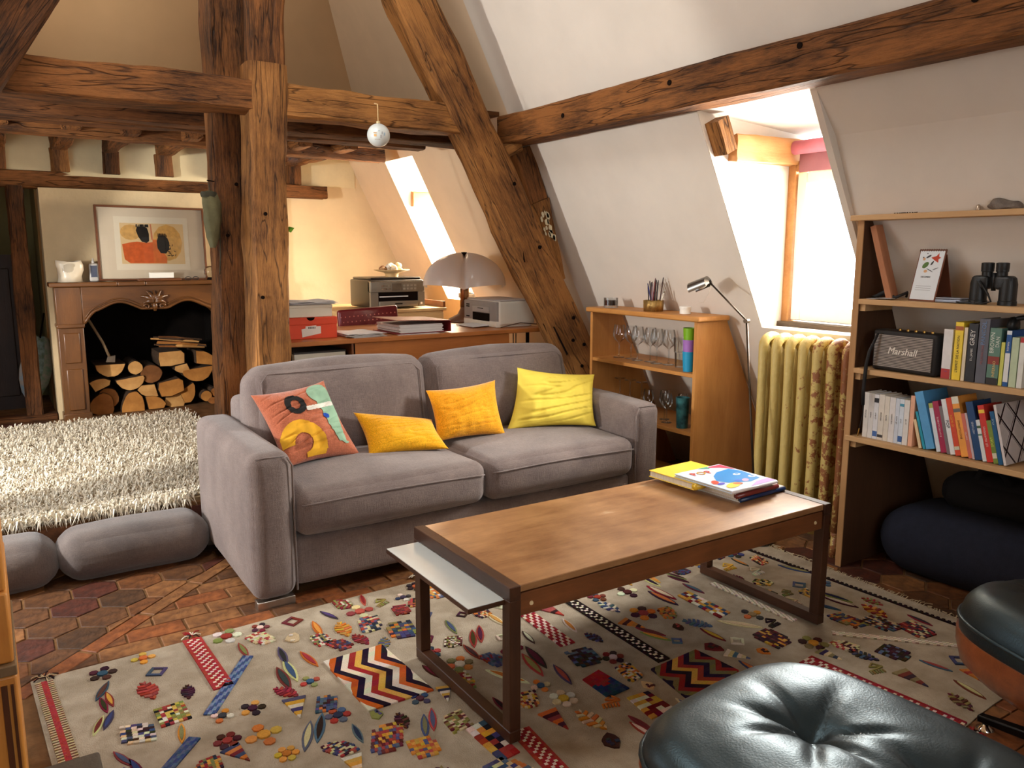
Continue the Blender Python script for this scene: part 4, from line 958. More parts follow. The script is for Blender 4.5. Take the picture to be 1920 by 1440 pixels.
for i, x in enumerate((0, .012, .115)):
    for k in range(n_+1):
        a = R(-25)+R(230)*k/n_; r_ = (.012, .034, .036)[i]; vs.append((x, r_*math.cos(a), r_*math.sin(a)))
m3 = len(vs)
for i, x in enumerate((.004, .014, .115)):
    for k in range(n_+1):
        a = R(-25)+R(230)*k/n_; r_ = (.010, .032, .034)[i]; vs.append((x, r_*math.cos(a), r_*math.sin(a)))
for i in range(2):
    for k in range(n_): a = i*(n_+1)+k; fs += [(a, a+1, a+n_+2, a+n_+1), (m3+a, m3+a+n_+1, m3+a+n_+2, m3+a+1)]
b.add(vs, fs); b.build('shade', STEEL, lp, smooth=True, M=Mh).data.set_sharp_from_angle(angle=R(50))
b = MB(); b.lathe([(.0, .0), (.012, .01), (.017, .03), (.015, .05), (0, .06)], 16); b.build('bulb', mk('bulb_frosted', (230, 226, 214), .3, .02), lp, smooth=True, M=Mh @ TR((.02, 0, 0), 0, R(90)))
b = MB(); pts = [H-o_+V((0, -.01, 0)), H-o_+V((0, .0, -.05)), H-o_+V((0, .035, -.10)), H-o_+V((0, .07, -.105))]; b.tube(pts, .0012, 6); b.build('wire', mk('wire_pale', (210, 196, 176), .5), lp, smooth=True)

# ------------------------------------------------------------------ radiator
m, nt, bs = newmat('radiator_paint'); _mc['radiator_paint'] = m
bs.inputs['Roughness'].default_value = .5
tc = N(nt, 'ShaderNodeTexCoord'); n1_ = N(nt, 'ShaderNodeTexNoise', Scale=26, Detail=8, Roughness=.72); nt.links.new(tc.outputs['Object'], n1_.inputs['Vector'])
sp = N(nt, 'ShaderNodeSeparateXYZ'); nt.links.new(tc.outputs['Object'], sp.inputs[0])
ma = N(nt, 'ShaderNodeMath', operation='MULTIPLY_ADD'); nt.links.new(sp.outputs['Y'], ma.inputs[0]); ma.inputs[1].default_value = -.75; ma.inputs[2].default_value = -.07
ad = N(nt, 'ShaderNodeMath', operation='ADD'); nt.links.new(n1_.outputs['Fac'], ad.inputs[0]); nt.links.new(ma.outputs[0], ad.inputs[1])
cr = N(nt, 'ShaderNodeValToRGB'); e = cr.color_ramp.elements; e[0].position = .54; e[0].color = srgb((188, 164, 96)); e[1].position = .57; e[1].color = srgb((136, 82, 44))
nt.links.new(ad.outputs[0], cr.inputs[0]); nt.links.new(cr.outputs[0], bs.inputs['Base Color'])
n2_ = N(nt, 'ShaderNodeTexNoise', Scale=60, Detail=4); nt.links.new(tc.outputs['Object'], n2_.inputs['Vector']); bp = N(nt, 'ShaderNodeBump', Strength=.35, Distance=.01); nt.links.new(n2_.outputs['Fac'], bp.inputs['Height']); nt.links.new(bp.outputs[0], bs.inputs['Normal'])
RAD = m
rad = empty('radiator', (3.13, 2.35, 0), 0, 'old cast iron radiator with flaking yellow paint under the window', 'radiator')
ys = [2.572-.0755*k for k in range(7)]
for k, y in enumerate(ys):
    b = MB(); r_ = .0205; pts = []
    zt, zb, xa, xb = .945, .10, -.035, .075
    b.tube([(.02, y-2.35, zb), (.02, y-2.35, zt)], r_, 10); pts = [(xa, 0, zb+.02), (xa, 0, zb+.2), (xa, 0, zt-.2), (xa, 0, zt-.03)] + [((xa+xb)/2 - (xb-xa)/2*math.cos(PI*i/10), 0, zt-.03+.045*math.sin(PI*i/10)) for i in range(1, 10)] + [(xb, 0, zt-.03), (xb, 0, zb+.02)] + [((xa+xb)/2 + (xb-xa)/2*math.cos(PI*i/10), 0, zb+.02-.045*math.sin(PI*i/10)) for i in range(1, 11)]
    b.tube([(p[0], p[1]+y-2.35, p[2]) for p in pts], [r_*(1.12 if (p[2] > zt-.04 or p[2] < zb+.03) else 1) for p in pts], 14)
    b.box(xa, xb, y-2.35-.010, y-2.35+.010, zb+.03, zt-.01)
    if k in (0, 6): b.tube([(xa, y-2.35, zb+.01), (xa-.003, y-2.35, 0)], [.018, .022], 10)
    sec = b.build('section', RAD, rad, smooth=True)
b = MB()
for z in (.925, .115): b.tube([(.02, ys[0]-2.35+.02, z), (.02, ys[-1]-2.35-.02, z)], .024, 14)
for i_, z in enumerate((.925, .115)):
    b = MB(); b.tube([(.02, ys[0]-2.35+.02, z), (.02, ys[-1]-2.35-.02, z)], .024, 14); b.build('header_pipe', RAD, rad, smooth=True)

# ------------------------------------------------------------------ right bookshelf
SHW = wood('pine_shelf', (206, 168, 122), (180, 138, 92), .55, 5, 9, .08, .3, axis=1)
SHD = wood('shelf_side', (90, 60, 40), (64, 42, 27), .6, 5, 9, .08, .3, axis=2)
XS = 3.016
sh = empty('bookshelf', (XS, 1.4, 0), 0, 'pine bookshelf fitted under the white slope at right', 'bookshelf'); OS = TR((-XS, -1.4, 0))
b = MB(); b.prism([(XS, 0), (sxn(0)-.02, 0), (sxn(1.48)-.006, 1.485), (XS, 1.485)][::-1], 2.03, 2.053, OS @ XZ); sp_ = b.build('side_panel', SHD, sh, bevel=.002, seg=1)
b = MB(); b.box(XS-.004, XS+.001, 2.028, 2.055, 0, 1.485, OS); b.build('front_edging', wood('pine_edge', (196, 152, 104), (160, 116, 72), .55, axis=2), sh)
for z, x0, y1 in ((1.507, XS-.03, 2.075), (1.169, XS-.006, 2.03), (.882, XS-.006, 2.03), (.592, XS-.012, 2.045)):
    b = MB(); b.box(x0, sxn(z)-.006, .62, y1, z-.022, z, OS); b.build('shelf', SHW, sh, bevel=.002, seg=1)
for z in (1.147, .86, .57):
    b = MB(); b.box(XS+.01, min(XS+.2, sxn(z)-.03), 2.005, 2.03, z-.028, z, OS); b.build('cleat', SHW, sh)
TXT_CACHE = {}
def spine_mats(): pass
def book(y0, th, h, z, dep, col, lab, lean=0, x=3.035, texts=(), bands=(), cat='book', group=None, pages=(226, 216, 196), name='book', yaw=0):
    """upright book: spine towards the room, thickness along Y"""
    r = empty(name, (x, y0, z+th*math.sin(R(lean))), 0, lab, cat, group); r.rotation_euler = (R(-lean), 0, R(yaw))
    cm = mk('cover_%d_%d_%d' % col, col, .4, .05, 30, spec=.4); t = .0016; b = MB()
    b.box(0, .002, 0, th, 0, h).box(.002, dep, 0, t, 0, h).box(.002, dep, th-t, th, 0, h); b.build('cover', cm, r)
    b = MB(); b.box(.002, dep-.004, t, th-t, .003, h-.003); b.build('pages', mk('pages_%d' % pages[0], pages, .9, .08, 200, stretch=(.02, 1, .02)), r)
    for (z0, z1, c) in bands:
        b = MB(); b.box(-.0006, .0001, .0003, th-.0003, z0*h, z1*h); b.build('spine_band', mk('cover_%d_%d_%d' % c, c, .4, .05, 30), r)
    for (tx, zc, sz, c, *dn) in texts:
        M = Matrix(((0,0,-1,-.0012),(0,1,0,th/2+(dn[1] if len(dn) > 1 else 0)),(1,0,0,zc*h),(0,0,0,1)))
        if dn and dn[0]: M = Matrix(((0,0,-1,-.0012),(0,-1,0,th/2),(-1,0,0,zc*h),(0,0,0,1)))
        text_mesh(tx, sz, mk('cover_%d_%d_%d' % c, c, .4, .05, 30), 'spine_title', r, M)
    return r
GA = 'books on the speaker shelf'
Z3 = .883
book(1.640, .034, .188, Z3, .12, (226, 222, 220), 'white book with red foot next to the speaker', texts=[('J', .15, .012, (60, 60, 140))], bands=[(0, .2, (176, 48, 44))], group=GA)
book(1.602, .030, .218, Z3, .13, (240, 208, 50), 'bright yellow book beside the white one', texts=[("L'ESPRIT DE LA NATION", .45, .013, (70, 50, 30))], bands=[(.86, .93, (170, 90, 40))], group=GA)
book(1.586, .012, .200, Z3, .13, (222, 206, 176), 'thin cream book between the yellow and black books', group=GA)
book(1.549, .033, .216, Z3, .13, (34, 32, 34), 'thick black novel with large white capitals', texts=[('GREY', .76, .024, (224, 220, 214)), ('E L JAMES', .47, .011, (224, 220, 214))], group=GA)
book(1.509, .036, .236, Z3, .14, (92, 92, 102), 'tall grey book with blue lettering', texts=[('PANCOL', .78, .022, (108, 136, 178)), ('MUCHACHAS', .45, .012, (150, 84, 84))], group=GA)
book(1.466, .040, .206, Z3, .13, (92, 128, 112), 'green and dark thriller with author name in capitals', texts=[('BROWN', .74, .020, (222, 226, 214), 0, .008), ('DAN', .76, .018, (222, 226, 214), 0, -.010), ('INFERNO', .28, .014, (222, 190, 120), 0, -.004)], bands=[(0, .12, (40, 34, 30)), (.36, .5, (140, 52, 40))], group=GA)
book(1.451, .012, .157, Z3, .11, (206, 206, 96), 'thin lime book beside the green thriller', group=GA)
book(1.431, .017, .200, Z3, .12, (28, 84, 150), 'blue and white spined paperback', bands=[(.08, .60, (226, 226, 224)), (.93, 1, (214, 222, 228))], texts=[('ROMAN', .72, .009, (226, 226, 226))], group=GA)
book(1.405, .023, .178, Z3, .12, (188, 204, 170), 'pale green book on the speaker shelf', group=GA)
book(1.384, .017, .180, Z3, .12, (222, 222, 214), 'white book with red top, rightmost on the speaker shelf', bands=[(.9, 1, (190, 50, 50))], group=GA)
Z4 = .593; GB = 'white paperbacks in a row'; GC = 'leaning books on the lowest shelf'
WL = ['leftmost white paperback behind the hanging cord', 'white paperback just right of the hanging cord', 'white paperback with black stamp on top and blue label', 'white paperback with small dark square at its foot', 'wide cream paperback in the row of white spines', 'white paperback left of the bluish spine', 'slim bluish white paperback', 'white paperback with blue squares top and bottom', 'white paperback touching the peach folder']
yv = 1.985
for i, (t_, h) in enumerate(((.023, .190), (.023, .189), (.0215, .187), (.0255, .190), (.022, .186), (.0255, .186), (.0175, .184), (.0195, .184), (.0225, .184))):
    yv -= t_; bd = []
    if i == 2: bd = [(.82, .92, (40, 38, 44)), (.06, .18, (66, 104, 170))]
    if i == 3: bd = [(.06, .12, (60, 56, 60))]
    if i == 7: bd = [(.05, .18, (60, 100, 160)), (.84, .90, (70, 150, 180))]
    book(yv+.001, t_-.0012, h, Z4, .115, [(226, 220, 212), (228, 226, 224), (226, 226, 230), (224, 216, 204), (222, 214, 200), (226, 222, 220), (206, 214, 226), (214, 224, 234), (226, 222, 216)][i], WL[i], bands=bd, texts=[(('LES JOURS', 'POESIE', 'LE VENT', 'MEMOIRES', 'RECITS', 'UNE SAISON', 'LES MOTS', 'NUIT', 'LA VIE')[i], .52, .0075, (120, 116, 112))], group=GB)
yv -= .001
book(yv-.018, .017, .205, Z4, .12, (232, 176, 146), 'peach cardboard folder after the white paperbacks', group=GC, pages=(222, 170, 140), name='folder', cat='folder')
book(yv-.060, .012, .115, Z4, .12, (226, 200, 160), 'low beige folder leaning on the peach one', 16, group=GC, name='folder', cat='folder')
book(yv-.076, .010, .150, Z4, .12, (30, 150, 176), 'thin teal folder leaning beside the big blue box', 17, group=GC, name='folder', cat='folder')
book(yv-.112, .034, .228, Z4+.002, .17, (86, 158, 210), 'wide sky blue magazine box leaning on the lowest shelf', 17, group=GC, pages=(150, 140, 140), name='magazine_box', cat='box')
L4 = [(.016, .190, (214, 222, 230), 'white spined book right of the blue box', [], [(.9, 1, (170, 180, 90))]),
      (.022, .200, (164, 34, 74), 'crimson book among the leaning books', [('A LA DECOUVERTE', .5, .009, (236, 200, 206))], []),
      (.012, .185, (120, 110, 112), 'dull grey book between the crimson and white ones', [], []),
      (.018, .214, (226, 228, 230), 'white pop-up book standing among the leaning books', [('POP', .55, .017, (60, 30, 46), 1)], []),
      (.020, .222, (212, 74, 44), 'red orange book right of the white pop-up book', [('LE GUIDE', .6, .011, (246, 176, 60))], [(.1, .16, (206, 206, 180))]),
      (.026, .230, (240, 160, 70), 'thick orange book with rounded top', [('ENCYCLOPEDIE', .45, .010, (150, 96, 50))], [(.88, 1, (222, 218, 200)), (.74, .80, (110, 104, 100))]),
      (.014, .170, (206, 110, 92), 'salmon book next to the thick orange one', [('CONTES', .5, .008, (240, 214, 200))], []),
      (.008, .175, (196, 178, 182), 'thin pale pink book beside the navy one', [], []),
      (.026, .218, (22, 66, 112), 'navy blue hardback with white script', [('HISTOIRES', .55, .010, (196, 206, 220))], []),
      (.014, .155, (216, 222, 222), 'low white book with green mark on its spine', [], [(.62, .66, (96, 130, 110)), (.8, .86, (60, 90, 60))]),
      (.022, .212, (206, 52, 42), 'scarlet book with yellow dot at the top', [('LES MAMMIFERES', .45, .010, (240, 196, 186))], [(.86, .92, (240, 200, 70))]),
      (.016, .160, (120, 140, 60), 'low olive green book', [('SPORT', .5, .012, (214, 224, 96))], [(.12, .24, (214, 206, 180))]),
      (.015, .196, (20, 86, 130), 'blue book beside the diamond patterned album', [('ATLAS', .8, .008, (170, 196, 214))], [])]
yv -= .119
for (t_, h, c, lab, tx, bd) in L4:
    w_ = t_/math.cos(R(15))+.0008; yv -= w_
    book(yv, t_, h, Z4+.001, .13, c, lab, 15, texts=tx, bands=bd, group=GC)
yv -= .012
al = empty('patterned_album', (3.035, yv, Z4+.0045), 0, 'white album with black diamond lattice at the shelf end', 'album'); al.rotation_euler = (R(-15), 0, 0)
b = MB(); b.box(0, .2, 0, .009, 0, .222); b.build('cover', mk('album_white', (214, 206, 204), .5, .04), al)
b = MB()
BLK = mk('lattice_black', (42, 30, 40), .5, .04)
for (a, c_, w_) in (((.0, .03), (.2, .25), .008), ((0, -.09), (.2, .13), .008), ((0, .15), (.2, .37), .008), ((0, .19), (.2, -.03), .008), ((0, .31), (.2, .09), .008), ((0, .07), (.2, -.15), .008), ((0, .045), (.2, .265), .002), ((0, .178), (.2, -.042), .002), ((0, .295), (.2, .075), .002), ((0, -.105), (.2, .115), .002)):
    b = MB(); pl = []
    d = (V(c_)-V(a)); nn = V((-d.y, d.x)).normalized()*w_/2; q = [V(a)+nn, V(a)-nn, V(c_)-nn, V(c_)+nn]
    for P_, n_ in ((V((0, .001)), V((0, 1))), (V((0, .221)), V((0, -1))), (V((.001, 0)), V((1, 0))), (V((.199, 0)), V((-1, 0)))): q = clip(q, P_, n_) if len(q) > 2 else []
    if len(q) > 2: b.add([(p.x, -.0006, p.y) for p in q], [tuple(range(len(q)))]); b.build('lattice_line', BLK, al)
# speaker
sk = empty('speaker', (3.03, 1.83, .883), 0, 'small black portable speaker with pale grille and script logo', 'speaker'); sk.rotation_euler = (0, 0, R(-4))
b = MB(); b.rbox(0, .08, -.14, .14, 0, .165, .012, 3); b.build('body', mk('speaker_vinyl', (28, 24, 24), .55, .1, 200, .15), sk, smooth=True)
gb = MB(); gb.box(-.004, .001, -.128, .128, .014, .148); g_ = gb.build('grille', mk('grille_dark', (58, 52, 50), .6, .05), sk, bevel=.002)
for k in range(21):
    b = MB(); z = .0185+k*.0062; b.box(-.0058, -.0038, -.126, .126, z, z+.0032); b.build('grille_strip', mk('grille_pale', (172, 160, 152), .6, .06, 80), g_)
text_mesh('Marshall', .038, mk('logo_white', (236, 230, 220), .4, .02), 'logo', g_, Matrix(((0,0,-1,-.0066),(-1,0,0,.0),(0,1,0,.084),(0,0,0,1))), .001, shear=.25)
for k in range(5):
    b = MB(); b.lathe([(.006, 0), (.006, .007), (.004, .009)], 12, TR((.03, -.1+k*.035, .164))); b.build('knob', mk('brass_knob', (206, 164, 90), .3, .05, metal=1), sk)
# hanging strap with gold tip
b = MB(); pts = [V((3.02, 1.935, 1.035)), V((3.0, 1.955, .96)), V((2.999, 1.965, .90)), V((2.997, 1.968, .80)), V((2.997, 1.966, .735))]
st = empty('carry_strap', (2.997, 1.966, .735), 0, 'black strap hanging from the speaker over the shelf edge', 'strap')
b.tube([p-V((2.997, 1.966, .735)) for p in pts], [.005, .007, .0075, .0075, .0075], 8); b.build('strap', mk('strap_black', (24, 22, 24), .6), st, smooth=True)
b = MB(); b.tube([(0, 0, 0), (-.003, -.006, -.03), (0, .008, -.10)], .0016, 6); b.build('cord', mk('strap_black', (24, 22, 24), .6), st)
b = MB(); b.tube([(0, .008, -.10), (0, .014, -.135)], .003, 6); b.build('jack', mk('brass_knob', (206, 164, 90), .3, .05, metal=1), st)
# binoculars
bn = empty('binoculars', (3.075, 1.53, 1.17), 0, 'black binoculars standing on the shelf with their strap', 'binoculars'); BK = mk('binocular_rubber', (30, 32, 34), .42, .1, 60, .1)
for s_ in (1, -1):
    b = MB(); b.lathe([(.0, 0), (.031, 0), (.031, .014), (.029, .016), (.029, .075), (.024, .098), (0, .098)], 24, TR((0, s_*.052, 0), R(4*s_) if False else 0), cap=False); t_ = b.build('objective_barrel', BK, bn, smooth=True); t_.data.set_sharp_from_angle(angle=R(40))
    b = MB(); b.rbox(-.026, .026, -.030, .030, .055, .105, .012, 2, TR((0, s_*.040, 0))); b.build('prism_housing', BK, bn, smooth=True)
    b = MB(); b.lathe([(.018, .10), (.018, .118), (.021, .12), (.021, .128), (.0215, .13), (.0215, .15), (.016, .152), (.016, .14)], 22, TR((0, s_*.026, 0)), cap=False); e_ = b.build('eyepiece', BK, bn, smooth=True); e_.data.set_sharp_from_angle(angle=R(40))
b = MB(); b.tube([(0, 0, .05), (0, 0, .115)], .008, 12); b.build('hinge', BK, bn, smooth=True)
b = MB(); b.tube([(-.03, .035, .085), (-.036, .0, .04), (-.034, -.012, .012), (-.03, .02, .004), (-.025, .06, .004), (-.04, .095, .004), (-.03, .12, .006), (-.01, .10, .004)], .0038, 6); b.build('strap', BK, bn, smooth=True)
# desk calendar
cl = empty('desk_calendar', (3.06, 1.79, 1.17), 0, 'white desk calendar with bird and flowers on the shelf', 'calendar'); cl.rotation_euler = (0, 0, R(-10))
Mc = TR((0, 0, 0), 0, R(13)); b = MB(); b.box(.0, .003, -.06, .06, 0, .205, Mc); b.build('backing', mk('calendar_board', (120, 70, 48), .7, .1), cl)
b = MB(); b.box(-.0015, -.0003, -.055, .055, .006, .199, Mc); pg = b.build('page', mk('calendar_page', (222, 228, 232), .7, .01), cl)
CR = mk('print_red', (200, 74, 50), .7); CG = mk('print_green', (96, 130, 70), .7); CK = mk('print_dark', (70, 70, 76), .7); CO = mk('print_peach', (226, 176, 130), .7)
def dec(pts, m): b = MB(); b.add([tuple(Mc @ V((-.0022, -p[0], p[1]))) for p in pts], [tuple(range(len(pts)))]); b.build('print', m, pg)
el = lambda cx, cy, rx, ry, a=0, n=12: [(cx+rx*math.cos(t)*math.cos(a)-ry*math.sin(t)*math.sin(a), cy+rx*math.cos(t)*math.sin(a)+ry*math.sin(t)*math.cos(a)) for t in [2*PI*k/n for k in range(n)]]
dec([(.0, .172), (.022, .178), (.032, .19), (.034, .176), (.044, .172), (.034, .166), (.036, .152), (.02, .160)], CR); dec(el(-.012, .176, .012, .004, .5), CK); dec(el(-.018, .142, .016, .010, .7), CG); dec(el(.01, .15, .010, .004, 1.0), CK); dec(el(-.012, .118, .008, .006), CO)
dec(el(.006, .122, .018, .0015, -.4), CK); dec(el(.03, .128, .014, .0015, .4), CK); dec(el(-.03, .166, .006, .006), CO); dec(el(-.035, .172, .003, .003), CK); dec(el(-.02, .188, .003, .002), CK)
text_mesh('DECEMBRE', .009, CK, 'print', pg, Mc @ Matrix(((0,0,-1,-.0022),(-1,0,0,.005),(0,1,0,.095),(0,0,0,1))), .0002)
for k in range(3): dec([(-.04, .060-k*.008), (.03, .060-k*.008), (.03, .0585-k*.008), (-.04, .0585-k*.008)], mk('print_grey', (170, 174, 180), .7))
for k in range(12):
    b = MB(); b.tube([Mc @ V((-.003, .058-k*.0105, .196)), Mc @ V((-.002, .058-k*.0105, .206)), Mc @ V((.004, .058-k*.0105, .203))], .0012, 5); b.build('spiral_ring', mk('spiral_brown', (84, 56, 40), .4, metal=.5), cl)
b = MB(); b.box(0, .003, -.055, .055, 0, .185, TR((.098, 0, 0), 0, R(-14))); b.build('easel_back', mk('calendar_board', (120, 70, 48), .7, .1), cl)
# leaning plank, dark cable with papers, silver case, stone, thimble, dark chain, headphones
pk = beam('leaning_plank', (3.075, 1.92, 1.175), (3.062, 2.005, 1.465), .028, .05, 'reddish offcut plank leaning against the shelf side', wood('plank_red', (190, 130, 92), (150, 92, 60), .6), 50, .001, up=(1, 0, 0), cat='plank')
dc = empty('camera_strap', (3.06, 1.95, 1.17), 0, 'crumpled black strap and cards at the shelf corner', 'strap')
b = MB(); rg = random.Random(2); b.tube([(.02, .06, .006), (.0, .03, .012), (.02, .0, .03), (.01, -.03, .012), (-.01, -.06, .01), (.02, -.09, .03), (.03, -.08, .012)], [.006, .008, .012, .008, .006, .006, .005], 8); b.build('strap', mk('strap_black', (24, 22, 24), .6), dc, smooth=True)
for k in range(3): b = MB(); b.box(-.03, .03, -.02, .02, 0, .0015, TR((-.01, .03-.03*k, .001+.002*k), 0, 0, k*.7)); b.build('card', mk('card_white', (206, 200, 196), .5), dc)
sc_ = empty('silver_case', (3.07, 1.675, 1.17), 0, 'flat silver grey case lying beside the binoculars', 'case'); b = MB(); b.rbox(-.03, .03, -.05, .05, 0, .012, .004, 2); b.build('lower_half', mk('case_silver', (150, 156, 170), .35, .04, metal=.4), sc_, smooth=True)
b = MB(); b.rbox(-.029, .029, -.049, .049, .0125, .018, .003, 2); b.build('lid', mk('case_lid', (164, 170, 184), .35, .04, metal=.4), sc_, smooth=True)
bmx = bmesh.new(); bmesh.ops.create_icosphere(bmx, subdivisions=4, radius=1)
for v in bmx.verts:
    v.co = V((v.co.x*.035, v.co.y*.063, v.co.z*.024)); v.co += noise.noise_vector(v.co*22)*.010; v.co.z = max(-.012, v.co.z*(1.0+.3*math.sin(v.co.y*60)))
    if v.co.y > .04: v.co.z *= .6
me = bpy.data.meshes.new('stone'); bmx.to_mesh(me); bmx.free(); me.materials.append(mk('grey_slate', (128, 116, 106), .85, .2, 40, .4)); me.polygons.foreach_set('use_smooth', [True]*len(me.polygons))
o = bpy.data.objects.new('stone', me); COL.objects.link(o); o.location = (3.055, 1.505, 1.52); tag(o, 'rough grey stone on the top shelf board', 'stone')
b = MB(); b.lathe([(.008, 0), (.0085, .004), (.007, .018), (.003, .022), (0, .0225)], 14); o = b.build('thimble', mk('thimble_metal', (196, 176, 156), .3, metal=.8), smooth=True); o.location = (3.05, 1.597, 1.508); tag(o, 'tiny metal thimble beside the stone', 'thimble')
cnr = empty('bead_string', (3.04, 1.87, 1.508), 0, 'short string of tiny dark beads on the top board', 'beads')
for k in range(11): b = MB(); b.lathe([(0, 0), (.0032, .0012), (.0032, .004), (0, .0052)], 8, TR((.004*math.sin(k*.9), .045-k*.009, 0))); b.build('bead', mk('bead_dark', (50, 28, 22), .4), cnr, smooth=True)
hp = empty('headphones', (3.10, 1.40, 1.09), 0, 'black headphones lying on top of the books', 'headphones')
b = MB(); b.tube([(.0, .07*math.cos(a), .012+.028*math.sin(a)) for a in [PI*k/14 for k in range(15)]], .009, 8); b.build('headband', BK, hp, smooth=True)
for s_ in (1, -1): b = MB(); b.lathe([(0, 0), (.028, 0), (.03, .01), (.024, .022), (0, .024)], 20, TR((0, s_*.07, .01), R(90*s_))); b.build('ear_cup', BK, hp, smooth=True)
# navy floor pouf and dark bag underneath
b = MB(); b.rbox(-.22, .22, -.56, .56, 0, .285, .14, 6, puff=.01); o = soft(b, 'floor_pouf', mk('navy_cloth', (30, 34, 50), .9, .12, 30, .3, 300), None, .012, 3, 4); o.location = (3.36, 1.42, .002); tag(o, 'dark navy roll pouf on the floor under the bookshelf', 'pouf')
bg_ = empty('dark_bag', (3.42, 1.52, .30), 0, 'black cloth bag lying behind the navy pouf', 'bag')
b = MB(); b.rbox(-.09, .09, -.30, .28, -.02, .13, .06, 5, puff=.02); soft(b, 'body', mk('black_cloth', (18, 14, 15), .9, .1), bg_, .02, 5, 2)
b = MB(); b.tube([(-.05, .15, .12), (-.06, .12, .18), (-.06, .05, .19), (-.05, .0, .12)], .018, 10); b.build('handle', mk('black_cloth', (18, 14, 15), .9, .1), bg_, smooth=True)

# ------------------------------------------------------------------ books on the coffee table
def flat_book(x0, x1, y0, y1, z0, th, rz, cov, lab, spine=None, pg=(226, 222, 214), deco=None):
    cx, cy = (x0+x1)/2, (y0+y1)/2; r = empty('picture_book', (cx, cy, z0), R(rz), lab, 'book', 'picture books on the coffee table'); hx, hy_ = (x1-x0)/2, (y1-y0)/2; t = .0025
    cm = mk('cover_%d_%d_%d' % cov, cov, .3, .04, 20, coat=.3); b = MB(); b.box(-hx, hx, -hy_, hy_, 0, t); b.build('back_cover', cm, r)
    b = MB(); b.box(-hx, hx, -hy_, hy_, th-t, th); fc = b.build('front_cover', cm, r)
    b = MB(); b.box(-hx+.004, hx-.005, -hy_+.003, hy_-.003, t, th-t); b.build('pages', mk('pages_%d' % pg[0], pg, .9, .08, 200, stretch=(.02, .02, 1)), r)
    sc = spine or cov; b = MB(); b.tube([(-hx+.002, -hy_+th*.0, th/2), (hx-.002, -hy_+th*.0, th/2)], th/2, 12); b.build('spine', mk('cover_%d_%d_%d' % sc, sc, .3, .04, 20, coat=.3), r, smooth=True)
    return r, fc, th
zt = .4705
flat_book(2.19, 2.45, 1.905, 2.20, zt, .017, 3, (222, 220, 214), 'bottom picture book with glossy navy spine on the table', (22, 48, 92))
yb, fy, t_ = flat_book(2.12, 2.36, 2.06, 2.29, zt+.018, .026, 3, (244, 206, 70), 'yellow picture book sticking out left of the stack', (240, 200, 60))
flat_book(2.17, 2.405, 1.90, 2.045, zt+.018, .019, 2, (214, 204, 200), 'second picture book with red lettered spine in the stack', (120, 40, 36))
top, fc, t_ = flat_book(2.135, 2.385, 1.888, 2.165, zt+.0445, .011, 2, (206, 222, 240), 'topmost picture book with colourful pop-up cover', (226, 222, 226))
zz = t_+.0006
def cov(pts, c, k=0): b = MB(); b.add([(p[0], p[1], zz+k*.0002) for p in pts], [tuple(range(len(pts)))]); b.build('cover_art', mk('art_%d_%d_%d' % c, c, .3, .03, coat=.3), fc)
cov([(-.07, -.02), (-.05, -.06), (.03, -.095), (.10, -.08), (.118, .02), (.10, .07), (.02, .06), (-.03, .03)], (28, 140, 214))
cov([(.03, .13), (.12, .13), (.12, .05), (.085, .10)], (214, 70, 100), 1); cov([(.0, .135), (.05, .135), (.04, .11)], (80, 170, 150), 2)
cov([(-.02, -.135), (.12, -.135), (.12, -.10), (.05, -.105)], (190, 150, 220), 1); cov(el(-.06, -.09, .045, .02, .3), (250, 210, 80), 2); cov(el(-.03, -.085, .02, .012, -.4), (230, 110, 60), 3); cov(el(-.09, -.03, .026, .014, .8), (226, 80, 60), 2); cov(el(-.085, -.055, .02, .01, .2), (90, 90, 200), 3)
cov(el(.065, .0, .018, .012), (236, 240, 244), 3); cov(el(.065, .0, .008, .006), (28, 140, 214), 4); cov(el(.092, -.05, .018, .013), (236, 240, 244), 3); cov(el(.092, -.05, .008, .007), (28, 140, 214), 4); cov(el(.03, -.07, .02, .012, .5), (240, 170, 200), 3); cov(el(.0, -.06, .016, .01), (60, 110, 220), 4)
for i, (t2, c) in enumerate((('P', (226, 74, 50)), ('O', (240, 170, 50)), ('P', (226, 74, 50)))):
    text_mesh(t2, .05, mk('art_%d_%d_%d' % c, c, .3, .03, coat=.3), 'cover_title', fc, TR((-.075+i*.036, .085-i*.004, zz+.0012), 0, 0, R(-3+i*4)), .0004)
b = MB(); b.box(-.118, .116, -.1375, -.1365, .003, .0085); b.build('edge_print', mk('art_40_40_40', (70, 40, 40), .5), top)
# ================================================================== fireplace
MAN = wood('mantel_walnut', (122, 76, 34), (66, 38, 16), .4, 5, 7, .12, .5, coat=.25)
MANZ = wood('mantel_walnut_z', (122, 76, 34), (66, 38, 16), .4, 5, 7, .12, .5, axis=2, coat=.25)
fp = empty('fireplace_mantel', (.985, 6.42, .19), 0, 'carved walnut mantelpiece around the log filled hearth', 'mantelpiece')
OF = TR((-.985, -6.42, -.19)); XC = .985
for a, c_ in ((.335, .75), (.751, .93), (.932, 1.64)):
    b = MB(); b.box(a, c_, 6.215, 6.42, 1.125, 1.155, OF); b.build('mantel_shelf', MAN, fp, bevel=.007)
def arch_z(x):
    d = abs(x-XC); t = d/.46
    if t > 1: return .90
    z = .955 + .052*math.sin(max(0, min(1, (t-.18)/.62))*PI)**1.2 
    if t > .80: z -= .10*((t-.80)/.20)**1.6
    return z
n_ = 48; xs = [.365+(1.605-.365)*k/n_ for k in range(n_+1)]
